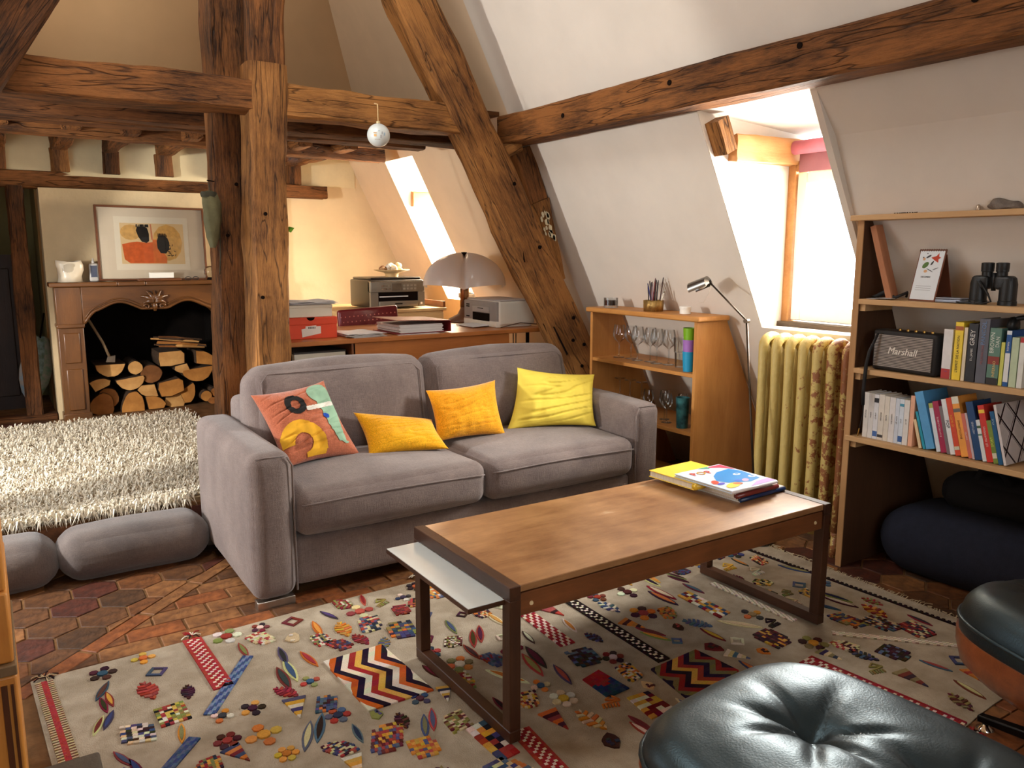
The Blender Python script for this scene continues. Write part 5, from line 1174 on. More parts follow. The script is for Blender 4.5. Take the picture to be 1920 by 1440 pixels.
def apron(y0, y1, dz, x0, x1, zt, name, mat):
    b = MB(); xs_ = [x0+(x1-x0)*k/n_ for k in range(n_+1)]; vs = []
    for x in xs_:
        zl = arch_z(x)+dz; zl = min(zl, zt-.002)
        vs += [(x, y0, zl), (x, y0, zt), (x, y1, zt), (x, y1, zl)]
    fs = []
    for k in range(n_):
        a = k*4; fs += [(a, a+4, a+5, a+1), (a+1, a+5, a+6, a+2), (a+2, a+6, a+7, a+3), (a+3, a+7, a+4, a)]
    fs += [(0, 1, 2, 3), (n_*4+3, n_*4+2, n_*4+1, n_*4)]
    b.add(vs, fs, OF); return b.build(name, mat, fp, bevel=.004)
apron(6.262, 6.42, 0, .525, 1.445, 1.124, 'carved_apron', MAN)
b = MB(); pts = [(x, 6.258, arch_z(x)+.008) for x in [.530+.91*k/60 for k in range(61)]]; b.tube([OF @ V(p) for p in pts], .010, 8); b.build('moulding', MAN, fp, smooth=True)
b = MB(); pts = [(x, 6.260, arch_z(x)+.032) for x in [.535+.90*k/60 for k in range(61)]]; b.tube([OF @ V(p) for p in pts], .005, 8); b.build('moulding', MAN, fp, smooth=True)
for s_, x0, x1 in ((1, .365, .525), (-1, 1.445, 1.605)):
    b = MB(); b.box(x0, x1, 6.262, 6.42, .86, 1.124, OF); b.build('corner_block', MANZ, fp, bevel=.006)
    b = MB(); b.box(x0-.006, x1+.006, 6.245, 6.42, .845, .872, OF); b.build('capital', MAN, fp, bevel=.006)
    b = MB(); b.box(x0, x1, 6.275, 6.42, .19, .846, OF); pl_ = b.build('pilaster', MANZ, fp, bevel=.006)
    for z0, z1 in ((.60, .81), (.27, .56)):
        b = MB(); b.box(x0+.03, x1-.03, 6.262, 6.276, z0, z1, OF); b.build('raised_panel', MANZ, pl_, bevel=.008)
    b = MB(); b.box(x0-.008, x1+.008, 6.255, 6.42, .19, .25, OF); b.build('plinth', MAN, fp, bevel=.005)
# acanthus carving
car = MB()
for a, L_, w_ in ((0, .085, .016), (-28, .095, .018), (28, .095, .018), (-58, .10, .020), (58, .10, .020), (-88, .075, .018), (88, .075, .018)):
    pts = [(XC+math.sin(R(a*(.6+.5*t)))*L_*t, 6.25-.018*math.sin(PI*min(1, t*1.1)), 1.005+math.cos(R(a*(.6+.5*t)))*L_*t) for t in [k/8 for k in range(9)]]
    car.tube([OF @ V(p) for p in pts], [w_*(.35+.65*math.sin(PI*min(.95, k/8+.15))) for k in range(9)], 8)
for s_ in (1, -1):
    pts = [(XC+s_*(.050+.022*math.cos(t)*(1-t/9)), 6.25, .975+.022*math.sin(t)*(1-t/9)) for t in [k*.6 for k in range(12)]]
    car.tube([OF @ V(p) for p in pts], [.009-.0004*k for k in range(12)], 8)
car.tube([OF @ V(p) for p in ((XC, 6.25, 1.01), (XC, 6.238, .98), (XC, 6.245, .945))], [.016, .018, .010], 10)
car.build('acanthus_carving', MAN, fp, smooth=True)
# logs ---------------------------------------------------------------
BARK = mk('log_bark', (84, 60, 40), .95, .25, 30, .6); 
CUTS = [wood('log_cut_%d' % i, c, d, .85, 14, 1.5, .15, .2) for i, (c, d) in enumerate([((214, 164, 100), (176, 122, 66)), ((198, 136, 68), (150, 94, 42)), ((176, 112, 58), (120, 72, 34)), ((140, 90, 50), (92, 56, 30))])]
LOGS = [(.69, .513, .10, .066, 'half', 0, 0), (.858, .512, .052, .050, 'round', 0, 0), (.965, .459, .078, .070, 'round', 0, 3), (1.122, .561, .095, .058, 'block', 4, 0), (1.366, .552, .075, .060, 'quart', 0, 1), (1.181, .475, .055, .040, 'quart', 200, 0), (1.299, .432, .115, .075, 'half', 6, 1),
        (.62, .421, .066, .046, 'quart', 30, 0), (.822, .403, .098, .066, 'half', 8, 0), (.926, .329, .066, .058, 'quart', 190, 0), (1.10, .345, .09, .062, 'block', 12, 1), (.664, .298, .072, .082, 'round', 0, 2), (.828, .255, .080, .088, 'dome', -6, 1), (.986, .245, .066, .060, 'quart', 10, 1), (1.127, .245, .074, .068, 'block', -14, 0), (1.228, .275, .062, .07, 'quart', 300, 1), (1.344, .256, .042, .042, 'round', 0, 1), (1.41, .279, .032, .032, 'round', 0, 2), (.622, .262, .085, .085, 'dome', -20, 2), (1.386, .218, .034, .028, 'round', 0, 2)]
SH = {'half': [(math.cos(PI+PI*k/14), math.sin(PI+PI*k/14)*1.4+.6) for k in range(15)], 'round': [(math.cos(2*PI*k/16), math.sin(2*PI*k/16)) for k in range(16)],
      'quart': [(-1, -.7), (.6, -1)]+[(-1+2*math.cos(PI/2*k/8)*.98, -.8+1.8*math.sin(PI/2*k/8)) for k in range(1, 9)], 'block': [(-1, -.8), (-.2, -1), (.9, -.8), (1, .5), (.75, .9), (-.9, 1), (-1.05, .2)], 'dome': [(-1, -1), (1, -1)]+[(math.cos(PI*k/12), -.6+1.6*math.sin(PI*k/12)) for k in range(13)]}
LLAB = ['half round log, top left of the pile', 'small round log beside the top half log', 'dark round log in the middle of the pile', 'blocky pale log, upper right of the pile', 'orange split log, topmost at the far right', 'small split log under the blocky one', 'big half log at the right side of the pile', 'small split log by the left hearth wall', 'wide half log in the second row', 'split wedge log in the pile centre', 'brown block log right of the centre wedge', 'dark round log, lower left of the pile', 'large domed log at the bottom middle', 'split log bottom centre beside the domed log', 'tilted block log in the bottom row', 'split log leaning right in the bottom row', 'thin round stick end, lower right', 'thinnest stick end by the right hearth wall', 'bark covered big log, bottom left corner', 'little stick end at the bottom right corner']
rg = random.Random(21)
for i, (x, z, rx, rz_, kind, ang, ci) in enumerate(LOGS):
    r = empty('firewood_log', (x, 6.47+rg.uniform(-.02, .03), z), 0, LLAB[i]+' of firewood', 'log', 'firewood logs in the hearth'); r.rotation_euler = (0, R(-ang), 0)
    pl = [(p[0]*rx*rg.uniform(.95, 1.05), p[1]*rz_*rg.uniform(.95, 1.05)) for p in SH[kind]]; n = len(pl); L_ = rg.uniform(.3, .36)
    b = MB(); b.add([(p[0], .001, p[1]) for p in pl]+[(p[0]*.97, L_, p[1]*.97) for p in pl], [(k, n+k, n+(k+1) % n, (k+1) % n) for k in range(n)]+[tuple(n+k for k in range(n))]); b.build('bark', BARK, r)
    b = MB(); b.add([(p[0]*.94, -.002, p[1]*.94) for p in pl]+[(p[0]*.97, .002, p[1]*.97) for p in pl], [tuple(range(n))[::-1] if False else tuple(range(n))]+[(k, (k+1) % n, n+(k+1) % n, n+k) for k in range(n)]); b.build('cut_face', CUTS[ci], r)
kd = empty('kindling_bundle', (1.15, 6.5, .66), 0, 'bundle of split kindling lying on top of the logs', 'kindling'); rg = random.Random(6)
for k in range(11):
    x0 = rg.uniform(-.18, -.10); z0 = rg.uniform(-.015, .055); L_ = rg.uniform(.24, .36); b = MB(); b.tube([(x0, rg.uniform(-.06, .05), z0+.02), (x0+L_*.5, rg.uniform(-.05, .05), z0+.005), (x0+L_, rg.uniform(-.06, .06), z0-.02)], [.006, .010, .007], 6); b.build('stick', CUTS[k % 4] if k % 3 else BARK, kd)
hk = empty('hatchet', (.69, 6.43, .60), 0, 'small hatchet leaning inside the hearth at left', 'hatchet')
b = MB(); b.tube([(-.14, .02, .33), (-.10, .02, .25), (-.04, .0, .12), (.0, 0, .0)], .009, 8); b.build('handle', wood('hatchet_ash', (150, 126, 96), (110, 88, 60), .7), hk, smooth=True)
b = MB(); b.prism([(-.03, -.025), (.03, -.03), (.035, .02), (-.015, .015)], -.012, .012, Matrix(((1,0,0,0),(0,0,1,0),(0,1,0,0),(0,0,0,1)))); b.build('head', mk('axe_iron', (120, 104, 88), .5, .2, metal=.6), hk, bevel=.002)
# picture ------------------------------------------------------------
pf = empty('framed_picture', (1.01, 6.30, 1.157), 0, 'framed abstract collage leaning on the mantelpiece', 'picture'); pf.rotation_euler = (R(-6), R(.6), 0)
FRW = wood('frame_walnut', (120, 70, 36), (80, 44, 22), .45); W2, H_ = .362, .525
for (x0, x1, z0, z1) in ((-W2, W2, 0, .014), (-W2, W2, H_-.014, H_), (-W2, -W2+.014, .014, H_-.014), (W2-.014, W2, .014, H_-.014)):
    b = MB(); b.box(x0, x1, -.012, .014, z0, z1); b.build('frame_bar', FRW, pf, bevel=.002)
b = MB(); b.box(-W2+.012, W2-.012, 0, .006, .012, H_-.012); bd_ = b.build('backing_board', mk('mount_board', (226, 208, 180), .8, .02), pf)
b = MB(); b.box(-.245, .245, -.004, -.001, .075, .45); b.build('mount_sheet', mk('mount_sheet', (236, 222, 196), .8, .02), bd_)
b = MB(); b.box(-.208, .212, -.0052, -.0041, .118, .405); pp = b.build('paper', mk('art_paper', (232, 200, 148), .85, .03), bd_)
ART = [0]
def art(pts, c): ART[0] += 1; b = MB(); b.add([(p[0], -.0053-ART[0]*.00012, p[1]) for p in pts], [tuple(range(len(pts)))]); b.build('painted_shape', mk('paint_%d_%d_%d' % c, c, .85, .12, 30), pp)
rg = random.Random(9)
art(el(-.14, .34, .068, .055), (228, 178, 104)); art([(p[0], p[1]) for p in el(.10, .27, .10, .13) if p[1] > .121], (232, 180, 100))
art([(-.20, .255), (-.15, .268), (-.10, .275), (-.05, .268), (.0, .272), (.0, .122), (-.155, .122), (-.19, .15), (-.195, .20)], (222, 104, 46)); art([(.0, .29), (.035, .292), (.04, .23), (.075, .19), (.09, .165), (.088, .122), (.0, .122)], (228, 120, 54)); art([(-.01, .40), (-.002, .40), (.004, .29), (-.008, .29)], (226, 140, 96))
art([(-.105, .355), (-.095, .38), (-.06, .384), (-.03, .372), (-.02, .33), (-.022, .28), (-.04, .266), (-.07, .275), (-.092, .31)], (34, 30, 26)); art([(.028, .28), (.04, .315), (.07, .325), (.10, .305), (.112, .27), (.108, .225), (.085, .192), (.05, .195), (.03, .23)], (34, 30, 26))
for k in range(9): x = -.10+k*.0095; art([(x-.004, .376), (x+.004, .376), (x+.006+rg.uniform(-.006, .006), .398), (x+rg.uniform(-.008, .004), .396)], (34, 30, 26))
for k in range(7): x = .04+k*.009; art([(x-.004, .312), (x+.004, .312), (x+rg.uniform(-.004, .006), .336), (x-.002, .336)], (34, 30, 26))
for k in range(16):
    x, z = .118+rg.uniform(-.015, .03), .215+rg.uniform(-.045, .045); a = rg.uniform(0, 6.28); l_ = .012; art([(x-l_*math.cos(a), z-l_*math.sin(a)), (x-.003*math.sin(a), z+.003*math.cos(a)), (x+l_*math.cos(a), z+l_*math.sin(a)), (x+.003*math.sin(a), z-.003*math.cos(a))], (34, 30, 26))
b = MB(); b.box(-W2+.013, W2-.013, -.009, -.007, .013, H_-.013); b.build('glazing', glassy('picture_glass', (.98, .98, .98), mixf=.01), pf)
# mantel ornaments -----------------------------------------------------
b = MB(); n = 36; vs = []
for i, z in enumerate((0, .04, .08, .115, .142, .142, .05)):
    for k in range(n):
        a = 2*PI*k/n; f = (.068+.008*math.sin(3*a+z*22)+.007*math.sin(2*a-z*45))*(1 if i < 5 else .93); vs.append((f*math.cos(a)*1.1, f*math.sin(a)*.85, z if i != 4 and i != 5 else z+.006*math.sin(2*a+1)))
b.add(vs, [(i*n+k, i*n+(k+1) % n, (i+1)*n+(k+1) % n, (i+1)*n+k) for i in range(6) for k in range(n)]+[tuple(range(n))[::-1], tuple(6*n+k for k in range(n))])
o = b.build('crumpled_vase', mk('porcelain_cream', (228, 214, 190), .35, .03, coat=.2), smooth=True); o.location = (.47, 6.315, 1.156); tag(o, 'crumpled white porcelain vase on the mantelpiece corner', 'vase')
bo = empty('lotion_bottle', (.625, 6.375, 1.156), 0, 'white pump bottle half hidden behind the picture', 'bottle'); b = MB(); b.rbox(-.03, .03, -.018, .018, 0, .125, .012, 3); b.build('body', mk('bottle_white', (214, 206, 196), .4, .03), bo, smooth=True)
b = MB(); b.box(-.02, .02, -.0195, -.018, .03, .11); b.build('label', mk('bottle_label', (96, 100, 118), .5), bo); b = MB(); b.lathe([(.011, .125), (.011, .14), (.005, .142), (.005, .16)], 12); b.build('pump', mk('bottle_white', (214, 206, 196), .4), bo, smooth=True)
tr = empty('wooden_tray', (1.03, 6.255, 1.156), 0, 'flat brown wooden tray in front of the picture', 'tray'); b = MB(); b.rbox(-.145, .145, -.03, .03, 0, .016, .006, 2); b.build('base', FRW, tr, smooth=True); b = MB(); b.rbox(-.14, .14, -.026, .026, .0155, .0185, .001, 1); b.build('inlay', FRW, tr)
wb = empty('white_card_box', (1.045, 6.255, 1.176), 0, 'small white card box on the wooden tray', 'box'); b = MB(); b.box(-.08, .08, -.02, .02, 0, .034); b.build('body', mk('card_box', (240, 236, 224), .7, .01), wb, bevel=.001, seg=1); b = MB(); b.box(-.081, .081, -.021, .021, .034, .038); b.build('lid', mk('card_box', (240, 236, 224), .7, .01), wb)
gb_ = empty('crystal_ball', (1.392, 6.30, 1.156), 0, 'clear crystal ball on small dark stand by the post', 'crystal ball'); b = MB(); b.lathe([(.0, .012)]+[(.045*math.sin(PI*k/14), .057-.045*math.cos(PI*k/14)) for k in range(1, 14)]+[(0, .102)], 24, cap=False)
m, nt, bs = newmat('crystal'); bs.inputs['Transmission Weight'].default_value = 1; bs.inputs['Roughness'].default_value = .02; b.build('ball', m, gb_, smooth=True); b = MB(); b.lathe([(.03, 0), (.03, .008), (.018, .016), (.02, .02)], 20); b.build('stand', DARKHOLE, gb_, smooth=True)
ky = empty('eyeglasses', (1.25, 6.25, 1.156), 0, 'dark folded eyeglasses lying on the mantelpiece', 'glasses')
for s_ in (1, -1): b = MB(); b.tube([(s_*.026+.02*math.cos(t), -.004, .014+.012*math.sin(t)) for t in [2*PI*k/16 for k in range(17)]], .0022, 6); b.build('rim', BK, ky, smooth=True)
b = MB(); b.tube([(-.05, 0, .012), (.05, .008, .008)], .002, 6); b.build('temple', BK, ky)
# cap on the post, umbrella, hall door ------------------------------------
cp = empty('hanging_cap', (.925, 4.12, 1.69), 0, 'olive cloth cap hanging from a nail on the dark post', 'cap')
b = MB(); n = 20; vs = []
for i, (z, wx, wy) in enumerate(((-.04, .012, .012), (-.055, .034, .022), (-.10, .042, .035), (-.18, .040, .040), (-.26, .028, .034), (-.31, .012, .018))):
    for k in range(n): a = 2*PI*k/n; f = 1+.12*math.sin(5*a+z*30); vs.append((wx*f*math.cos(a)-.012*math.sin(z*9), wy*f*math.sin(a), z))
b.add(vs, [(i*n+k, i*n+(k+1) % n, (i+1)*n+(k+1) % n, (i+1)*n+k) for i in range(5) for k in range(n)]+[tuple(range(n)), tuple(5*n+k for k in reversed(range(n)))]); b.build('crown', mk('olive_cloth', (98, 92, 62), .9, .12, 20, .2), cp, smooth=True)
b = MB(); b.lathe([(.036, -.07), (.040, -.055), (.034, -.045)], 18, Matrix.Diagonal((1, .75, 1, 1)), cap=False); b.build('band', mk('olive_dark', (58, 54, 38), .9), cp, smooth=True)
b = MB(); b.tube([(0, 0, 0), (.006, 0, -.03), (0, 0, -.05)], .003, 6); b.build('loop', mk('olive_cord', (70, 64, 46), .9), cp)
b = MB(); b.tube([(.02, -.02, -.05), (.04, -.01, -.22), (.038, 0, -.36), (.03, 0, -.44)], .003, 6); b.build('strap', mk('olive_cord', (70, 64, 46), .9), cp, smooth=True)
b = MB(); b.tube([(.03, 0, .004), (-.005, 0, .008)], .003, 6); b.build('nail', DARKHOLE, cp)
um = empty('umbrella', (.17, 6.72, .24), 0, 'folded floral umbrella standing in the dim hallway', 'umbrella'); um.rotation_euler = (0, R(12), 0)
UC = [(150, 170, 176), (112, 140, 118), (150, 120, 110), (120, 150, 170), (96, 116, 96), (160, 150, 140)]
for k in range(6):
    b = MB(); a0, a1 = 2*PI*k/6, 2*PI*(k+1)/6; vs = []
    for t in range(7):
        z = .05+.48*t/6; r_ = .012+.075*math.sin(PI*min(1, (t/6)**.8)*.85)
        vs += [(r_*math.cos(a0), r_*math.sin(a0), z), (r_*1.35*math.cos((a0+a1)/2), r_*1.35*math.sin((a0+a1)/2), z-.01), (r_*math.cos(a1), r_*math.sin(a1), z)]
    b.add(vs, [(t*3+q, t*3+q+1, t*3+q+4, t*3+q+3) for t in range(6) for q in (0, 1)]); b.build('panel', mk('umbrella_%d' % k, UC[k], .7, .3, 25, col2=UC[(k+2) % 6]), um, smooth=True)
b = MB(); b.tube([(0, 0, 0), (0, 0, .7)], .006, 8); b.build('shaft', DARKHOLE, um, smooth=True)
dr = empty('door_1', (-.12, 7.05, .19)); struct(dr, 'dark wooden hallway door standing ajar'); b = MB(); b.box(-.35, .29, 0, .04, 0, 1.15); b.build('leaf', wood('door_dark', (46, 28, 20), (26, 15, 11), .6, axis=2), dr)
for x0, x1, z0, z1 in ((-.30, -.04, .1, 1.05), (.0, .25, .1, 1.05)): b = MB(); b.box(x0, x1, -.012, 0, z0, z1); b.build('door_panel', wood('door_dark', (46, 28, 20), (26, 15, 11), .6, axis=2), dr, bevel=.01)

# ================================================================== desk in the alcove
DW = wood('desk_teak', (196, 122, 60), (150, 84, 36), .4, 5, 9, .06, .45, coat=.2)
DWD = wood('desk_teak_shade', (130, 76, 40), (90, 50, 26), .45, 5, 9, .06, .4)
dk = empty('desk', (2.14, 4.55, .19), 0, 'teak writing desk behind the sofa, piled with papers and printer', 'desk'); OD = TR((-2.14, -4.55, -.19)); ZD = .886
b = MB(); b.box(1.30, 2.955, 4.19, 4.98, ZD-.026, ZD, OD); b.build('desktop', DW, dk, bevel=.004)
b = MB(); b.box(1.665, 2.69, 4.20, 4.225, .42, ZD-.026, OD); b.build('front_panel', DW, dk, bevel=.002, seg=1)
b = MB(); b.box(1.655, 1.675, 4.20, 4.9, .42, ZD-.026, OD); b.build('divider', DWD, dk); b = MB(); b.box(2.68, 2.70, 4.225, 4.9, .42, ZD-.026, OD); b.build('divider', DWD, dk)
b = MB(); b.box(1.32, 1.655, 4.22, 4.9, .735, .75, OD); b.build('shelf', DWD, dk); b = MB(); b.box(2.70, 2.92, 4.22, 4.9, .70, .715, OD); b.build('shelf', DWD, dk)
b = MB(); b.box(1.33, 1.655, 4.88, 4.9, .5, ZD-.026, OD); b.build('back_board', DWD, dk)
for x, y in ((1.34, 4.28), (1.34, 4.88), (2.88, 4.28), (2.88, 4.88)):
    b = MB(); b.tube([OD @ V((x, y, .19)), OD @ V((x, y, ZD-.026))], .012, 10); b.build('leg', mk('desk_leg_metal', (70, 60, 52), .4, metal=.7), dk, smooth=True)
for x in (2.745, 2.765):
    b = MB(); b.tube([OD @ V((x, 4.24, .70)), OD @ V((x, 4.24, ZD-.02))], .0035, 8); b.build('support_rod', mk('desk_leg_metal', (70, 60, 52), .4, metal=.7), dk, smooth=True)
lb = empty('storage_box', (1.49, 4.42, .751), 0, 'white storage box on the open shelf under the desktop', 'box'); b = MB(); b.box(-.15, .14, -.19, .19, 0, .065); b.build('body', mk('box_cream', (226, 218, 200), .7, .02), lb, bevel=.002, seg=1); b = MB(); b.box(-.152, .142, -.192, .192, .0652, .075); b.build('lid', mk('box_dark_lid', (60, 52, 46), .6, .2, 30), lb)
sb = empty('shoe_box', (1.485, 4.42, ZD+.0005), R(-3), 'orange red shoe box with white sticker on the desk', 'box'); RED = mk('shoebox_red', (224, 76, 42), .5, .03)
b = MB(); b.box(-.137, .137, -.10, .16, 0, .086); b.build('body', RED, sb, bevel=.002, seg=1); b = MB(); b.box(-.14, .14, -.103, .163, .077, .118); ld = b.build('lid', RED, sb, bevel=.004)
b = MB(); b.prism([(.022*math.cos(PI*k/10), -.018*math.sin(PI*k/10)) for k in range(11)], 0, .001, Matrix(((1,0,0,-.01),(0,0,-1,-.1031),(0,1,0,.118),(0,0,0,1)))); b.build('thumb_hole', DARKHOLE, ld)
b = MB(); b.prism([(-.06, -.03), (.045, -.012), (.045, .028), (.02, .028), (.02, .033), (-.04, .03), (-.04, .018), (-.063, .014)], 0, .001, Matrix(((1,0,0,0),(0,0,-1,-.1003),(0,1,0,.04),(0,0,0,1)))); stk = b.build('sticker', mk('sticker_white', (232, 224, 214), .6, .02), sb)
for k in range(7): b = MB(); b.box(-.025+k*.006, -.022+k*.006, -.102, -.1015, .055, .066); b.build('bar_mark', DARKHOLE, stk)
wb2 = empty('white_shoe_box', (1.48, 4.43, ZD+.119), R(-2), 'cream box with loose papers stacked on the red box', 'box'); b = MB(); b.box(-.118, .122, -.095, .14, 0, .066); b.build('body', mk('box_ivory', (234, 226, 206), .6, .02), wb2, bevel=.003); b = MB(); b.box(-.12, .124, -.097, .142, .05, .0665); b.build('lid', mk('box_ivory', (234, 226, 206), .6, .02), wb2, bevel=.003)
def sheets(name, loc, n, w_, d_, lab, seed, dz=.0028, rot=6, col=(230, 226, 224)):
    r = empty(name, loc, 0, lab, 'papers'); rr = random.Random(seed)
    for k in range(n):
        b = MB(); a = R(rr.uniform(-rot, rot)); cx, cy = rr.uniform(-.012, .012), rr.uniform(-.01, .01); vs = []; m_ = 8
        for i in range(m_+1):
            for j in (0, 1): vs.append((-w_/2+w_*i/m_, -d_/2+d_*j, .0008+.002*math.sin(i*1.3+k)*(1 if k else 0)))
        top = [(x, y, z+dz*.6) for x, y, z in vs]; q = len(vs)
        fs = [(2*i, 2*i+1, 2*i+3, 2*i+2) for i in range(m_)]+[(q+2*i, q+2*i+2, q+2*i+3, q+2*i+1) for i in range(m_)]+[(2*i, 2*i+2, q+2*i+2, q+2*i) for i in range(m_)]+[(2*i+1, q+2*i+1, q+2*i+3, 2*i+3) for i in range(m_)]+[(0, q, q+1, 1), (2*m_, 2*m_+1, q+2*m_+1, q+2*m_)]
        b.add(vs+top, fs, TR((cx, cy, k*dz+.0005), 0, 0, a)); b.build('sheet', mk('paper_%d' % (k % 3), tuple(c-6*(k % 3) for c in col), .8, .02), r)
    return r
sheets('loose_papers', (1.485, 4.43, ZD+.187), 5, .27, .22, 'loose letters lying on the cream box', 1, .0035, 9)
sheets('paper_stack', (1.755, 4.36, ZD), 7, .21, .26, 'flat stack of white letters on the desk', 2, .003, 8)
bi = empty('ring_binder', (2.11, 4.36, ZD+.001), R(2), 'thick red ring binder full of paper lying on the desk', 'binder'); BR = mk('binder_red', (132, 34, 38), .4, .08); BT = mk('binder_mauve', (186, 122, 108), .4, .06)
b = MB(); b.box(-.17, .19, -.12, .20, .004, .007); b.build('lower_cover', BR, bi); b = MB(); b.box(.187, .192, -.12, .20, .004, .070); b.build('spine', BR, bi, bevel=.001, seg=1)
Mb = TR((.19, 0, .070), 0, R(2.5)); b = MB(); b.box(-.36, 0, -.12, .20, -.002, .001, Mb); b.build('upper_cover', BT, bi)
for k in range(9): b = MB(); w0 = random.Random(k).uniform(-.006, .006); b.box(-.145+w0, .14+w0, -.11, .19, .008+k*.0052, .0125+k*.0052); b.build('page_block', mk('paper_%d' % (k % 3), (224, 218, 220), .8, .04), bi)
sheets('paper_stack', (2.08, 4.28, ZD-.0005), 1, .26, .12, 'single letter peeking out under the red binder', 3)
# red dotted chair ----------------------------------------------------------
cr_ = empty('desk_chair', (2.155, 5.06, .19), 0, 'chair with dark red dotted cover tucked behind the desk', 'chair'); RDD = mk('chair_red', (104, 18, 24), .35, .1, coat=.4)
b = MB(); b.rbox(-.215, .215, -.02, .02, .48, .805, .02, 3, TR((0, 0, 0), 0, R(-3))); bk_ = b.build('backrest', RDD, cr_, smooth=True); DOT = mk('dot_rose', (196, 110, 96), .5)
for i in range(14):
    for j in range(5):
        b = MB(); x, z = -.195+i*.0295+(.014 if j % 2 else 0), .62+j*.034; b.lathe([(.0045, 0), (.003, .001), (0, .0012)], 8, TR((x, -.0202, z), R(90))); o = b.build('dot', DOT, bk_); o.matrix_local = TR((0, 0, 0), 0, R(-3))
b = MB(); b.rbox(-.21, .21, -.02, .40, .40, .46, .02, 3); b.build('seat', RDD, cr_, smooth=True)
for x in (-.18, .18):
    for y in (.02, .36): b = MB(); b.tube([(x, y, 0), (x, y, .42)], .012, 8); b.build('leg', mk('desk_leg_metal', (70, 60, 52), .4, metal=.7), cr_, smooth=True)
# white printer --------------------------------------------------------------
pw = empty('white_printer', (2.66, 4.30, ZD+.001), R(0), 'cream white inkjet printer with grey front on the desk', 'printer'); PWH = mk('printer_white', (224, 216, 200), .4, .02); PGR = mk('printer_grey', (150, 142, 136), .4, .04)
b = MB(); b.rbox(.02, .29, 0, .43, .012, .165, .014, 3); b.build('body', PWH, pw, smooth=True); b = MB(); b.rbox(.0, .27, .008, .422, 0, .04, .006, 2); b.build('foot', PWH, pw, smooth=True)
b = MB(); b.box(.004, .03, .012, .418, .03, .105).box(.004, .03, .012, .12, .105, .150).box(.004, .03, .30, .418, .105, .15).box(.002, .03, .012, .418, .118, .158); 
b = MB(); b.rbox(.002, .06, .010, .420, .028, .160, .008, 2); fr_ = b.build('front_panel', PGR, pw, smooth=True)
b = MB(); b.box(-.0005, .01, .09, .30, .035, .085); b.build('paper_slot', DARKHOLE, fr_); b = MB(); b.rbox(-.004, .01, .09, .30, .088, .125, .004, 2); b.build('slot_door', mk('printer_silver', (168, 160, 154), .35, .03), fr_, smooth=True)
b = MB(); b.box(-.005, .001, .16, .23, .112, .116); b.build('door_handle', DARKHOLE, fr_)
for z in (.05, .115, .128): b = MB(); b.box(-.0005, .003, .345, .385, z, z+.008); b.build('button', DARKHOLE, fr_)
b = MB(); b.rbox(.03, .285, .004, .426, .164, .172, .004, 2); b.build('scanner_lid', mk('lid_grey', (176, 168, 164), .4, .03), pw, smooth=True)
b = MB(); b.box(-.12, .02, .09, .31, .010, .014, TR((0, 0, .0), 0, R(-3))); b.build('output_sheet', mk('paper_0', (230, 226, 224), .8), pw)
b = MB(); b.tube([(2.97, 4.28, ZD+.012), (3.02, 4.24, ZD+.02), (3.06, 4.24, ZD-.05), (3.05, 4.26, ZD-.25), (3.0, 4.3, ZD-.6)], .003, 6); b.tube([(2.68, 4.285, ZD+.005), (2.82, 4.27, ZD+.03), (2.97, 4.28, ZD+.012)], .003, 6); o = b.build('power_cable', mk('cable_brown', (70, 50, 36), .5), smooth=True); tag(o, 'thin dark cable drooping from the desk end', 'cable')
# table lamp -------------------------------------------------------------------
tl = empty('table_lamp', (2.735, 4.84, ZD+.001), 0, 'table lamp with white lobed bat wing shade', 'lamp'); TH0 = math.atan2(-4.84, -2.735)
b = MB(); vs = []; nt_, nk = 16, 96
for t in range(nt_+1):
    tt = .06+.94*t/nt_; rr_, zz_ = math.sin(tt*PI/2)**.85, math.cos(tt*PI/2)**.9
    for k in range(nk):
        a = 2*PI*k/nk; g = abs(math.sin(2*(a-TH0)))**.45; r_ = .305*rr_*(.80+.20*g)
        vs.append((r_*math.cos(a), r_*math.sin(a), .235+.235*zz_*(.80+.20*g)+.022*g*(tt**6)-.012*(1-g)*tt**4))
b.add(vs, [(t*nk+k, (t+1)*nk+k, (t+1)*nk+(k+1) % nk, t*nk+(k+1) % nk) for t in range(nt_) for k in range(nk)])
m, nt, bs = newmat('opal_acrylic'); bs.inputs['Base Color'].default_value = srgb((242, 234, 226)); bs.inputs['Roughness'].default_value = .18
trn = N(nt, 'ShaderNodeBsdfTranslucent'); trn.inputs[0].default_value = srgb((232, 214, 190)); mx = N(nt, 'ShaderNodeMixShader'); mx.inputs[0].default_value = .45
nt.links.new(bs.outputs[0], mx.inputs[1]); nt.links.new(trn.outputs[0], mx.inputs[2]); nt.links.new(mx.outputs[0], nt.nodes['Material Output'].inputs[0])
b.build('shade', m, tl, smooth=True)
b = MB(); b.lathe([(.12, 0), (.11, .02), (.05, .05), (.03, .09), (.028, .12)], 28); b.build('base', mk('lamp_brown', (110, 72, 48), .3, .05, coat=.3), tl, smooth=True)
b = MB(); b.lathe([(.030, .10), (.030, .40)], 24); b.build('stem', mk('stem_steel', (190, 160, 130), .18, .04, metal=1), tl, smooth=True); b = MB(); b.lathe([(.02, .40), (.02, .47), (.0, .472)], 16); b.build('cap', DARKHOLE, tl, smooth=True)
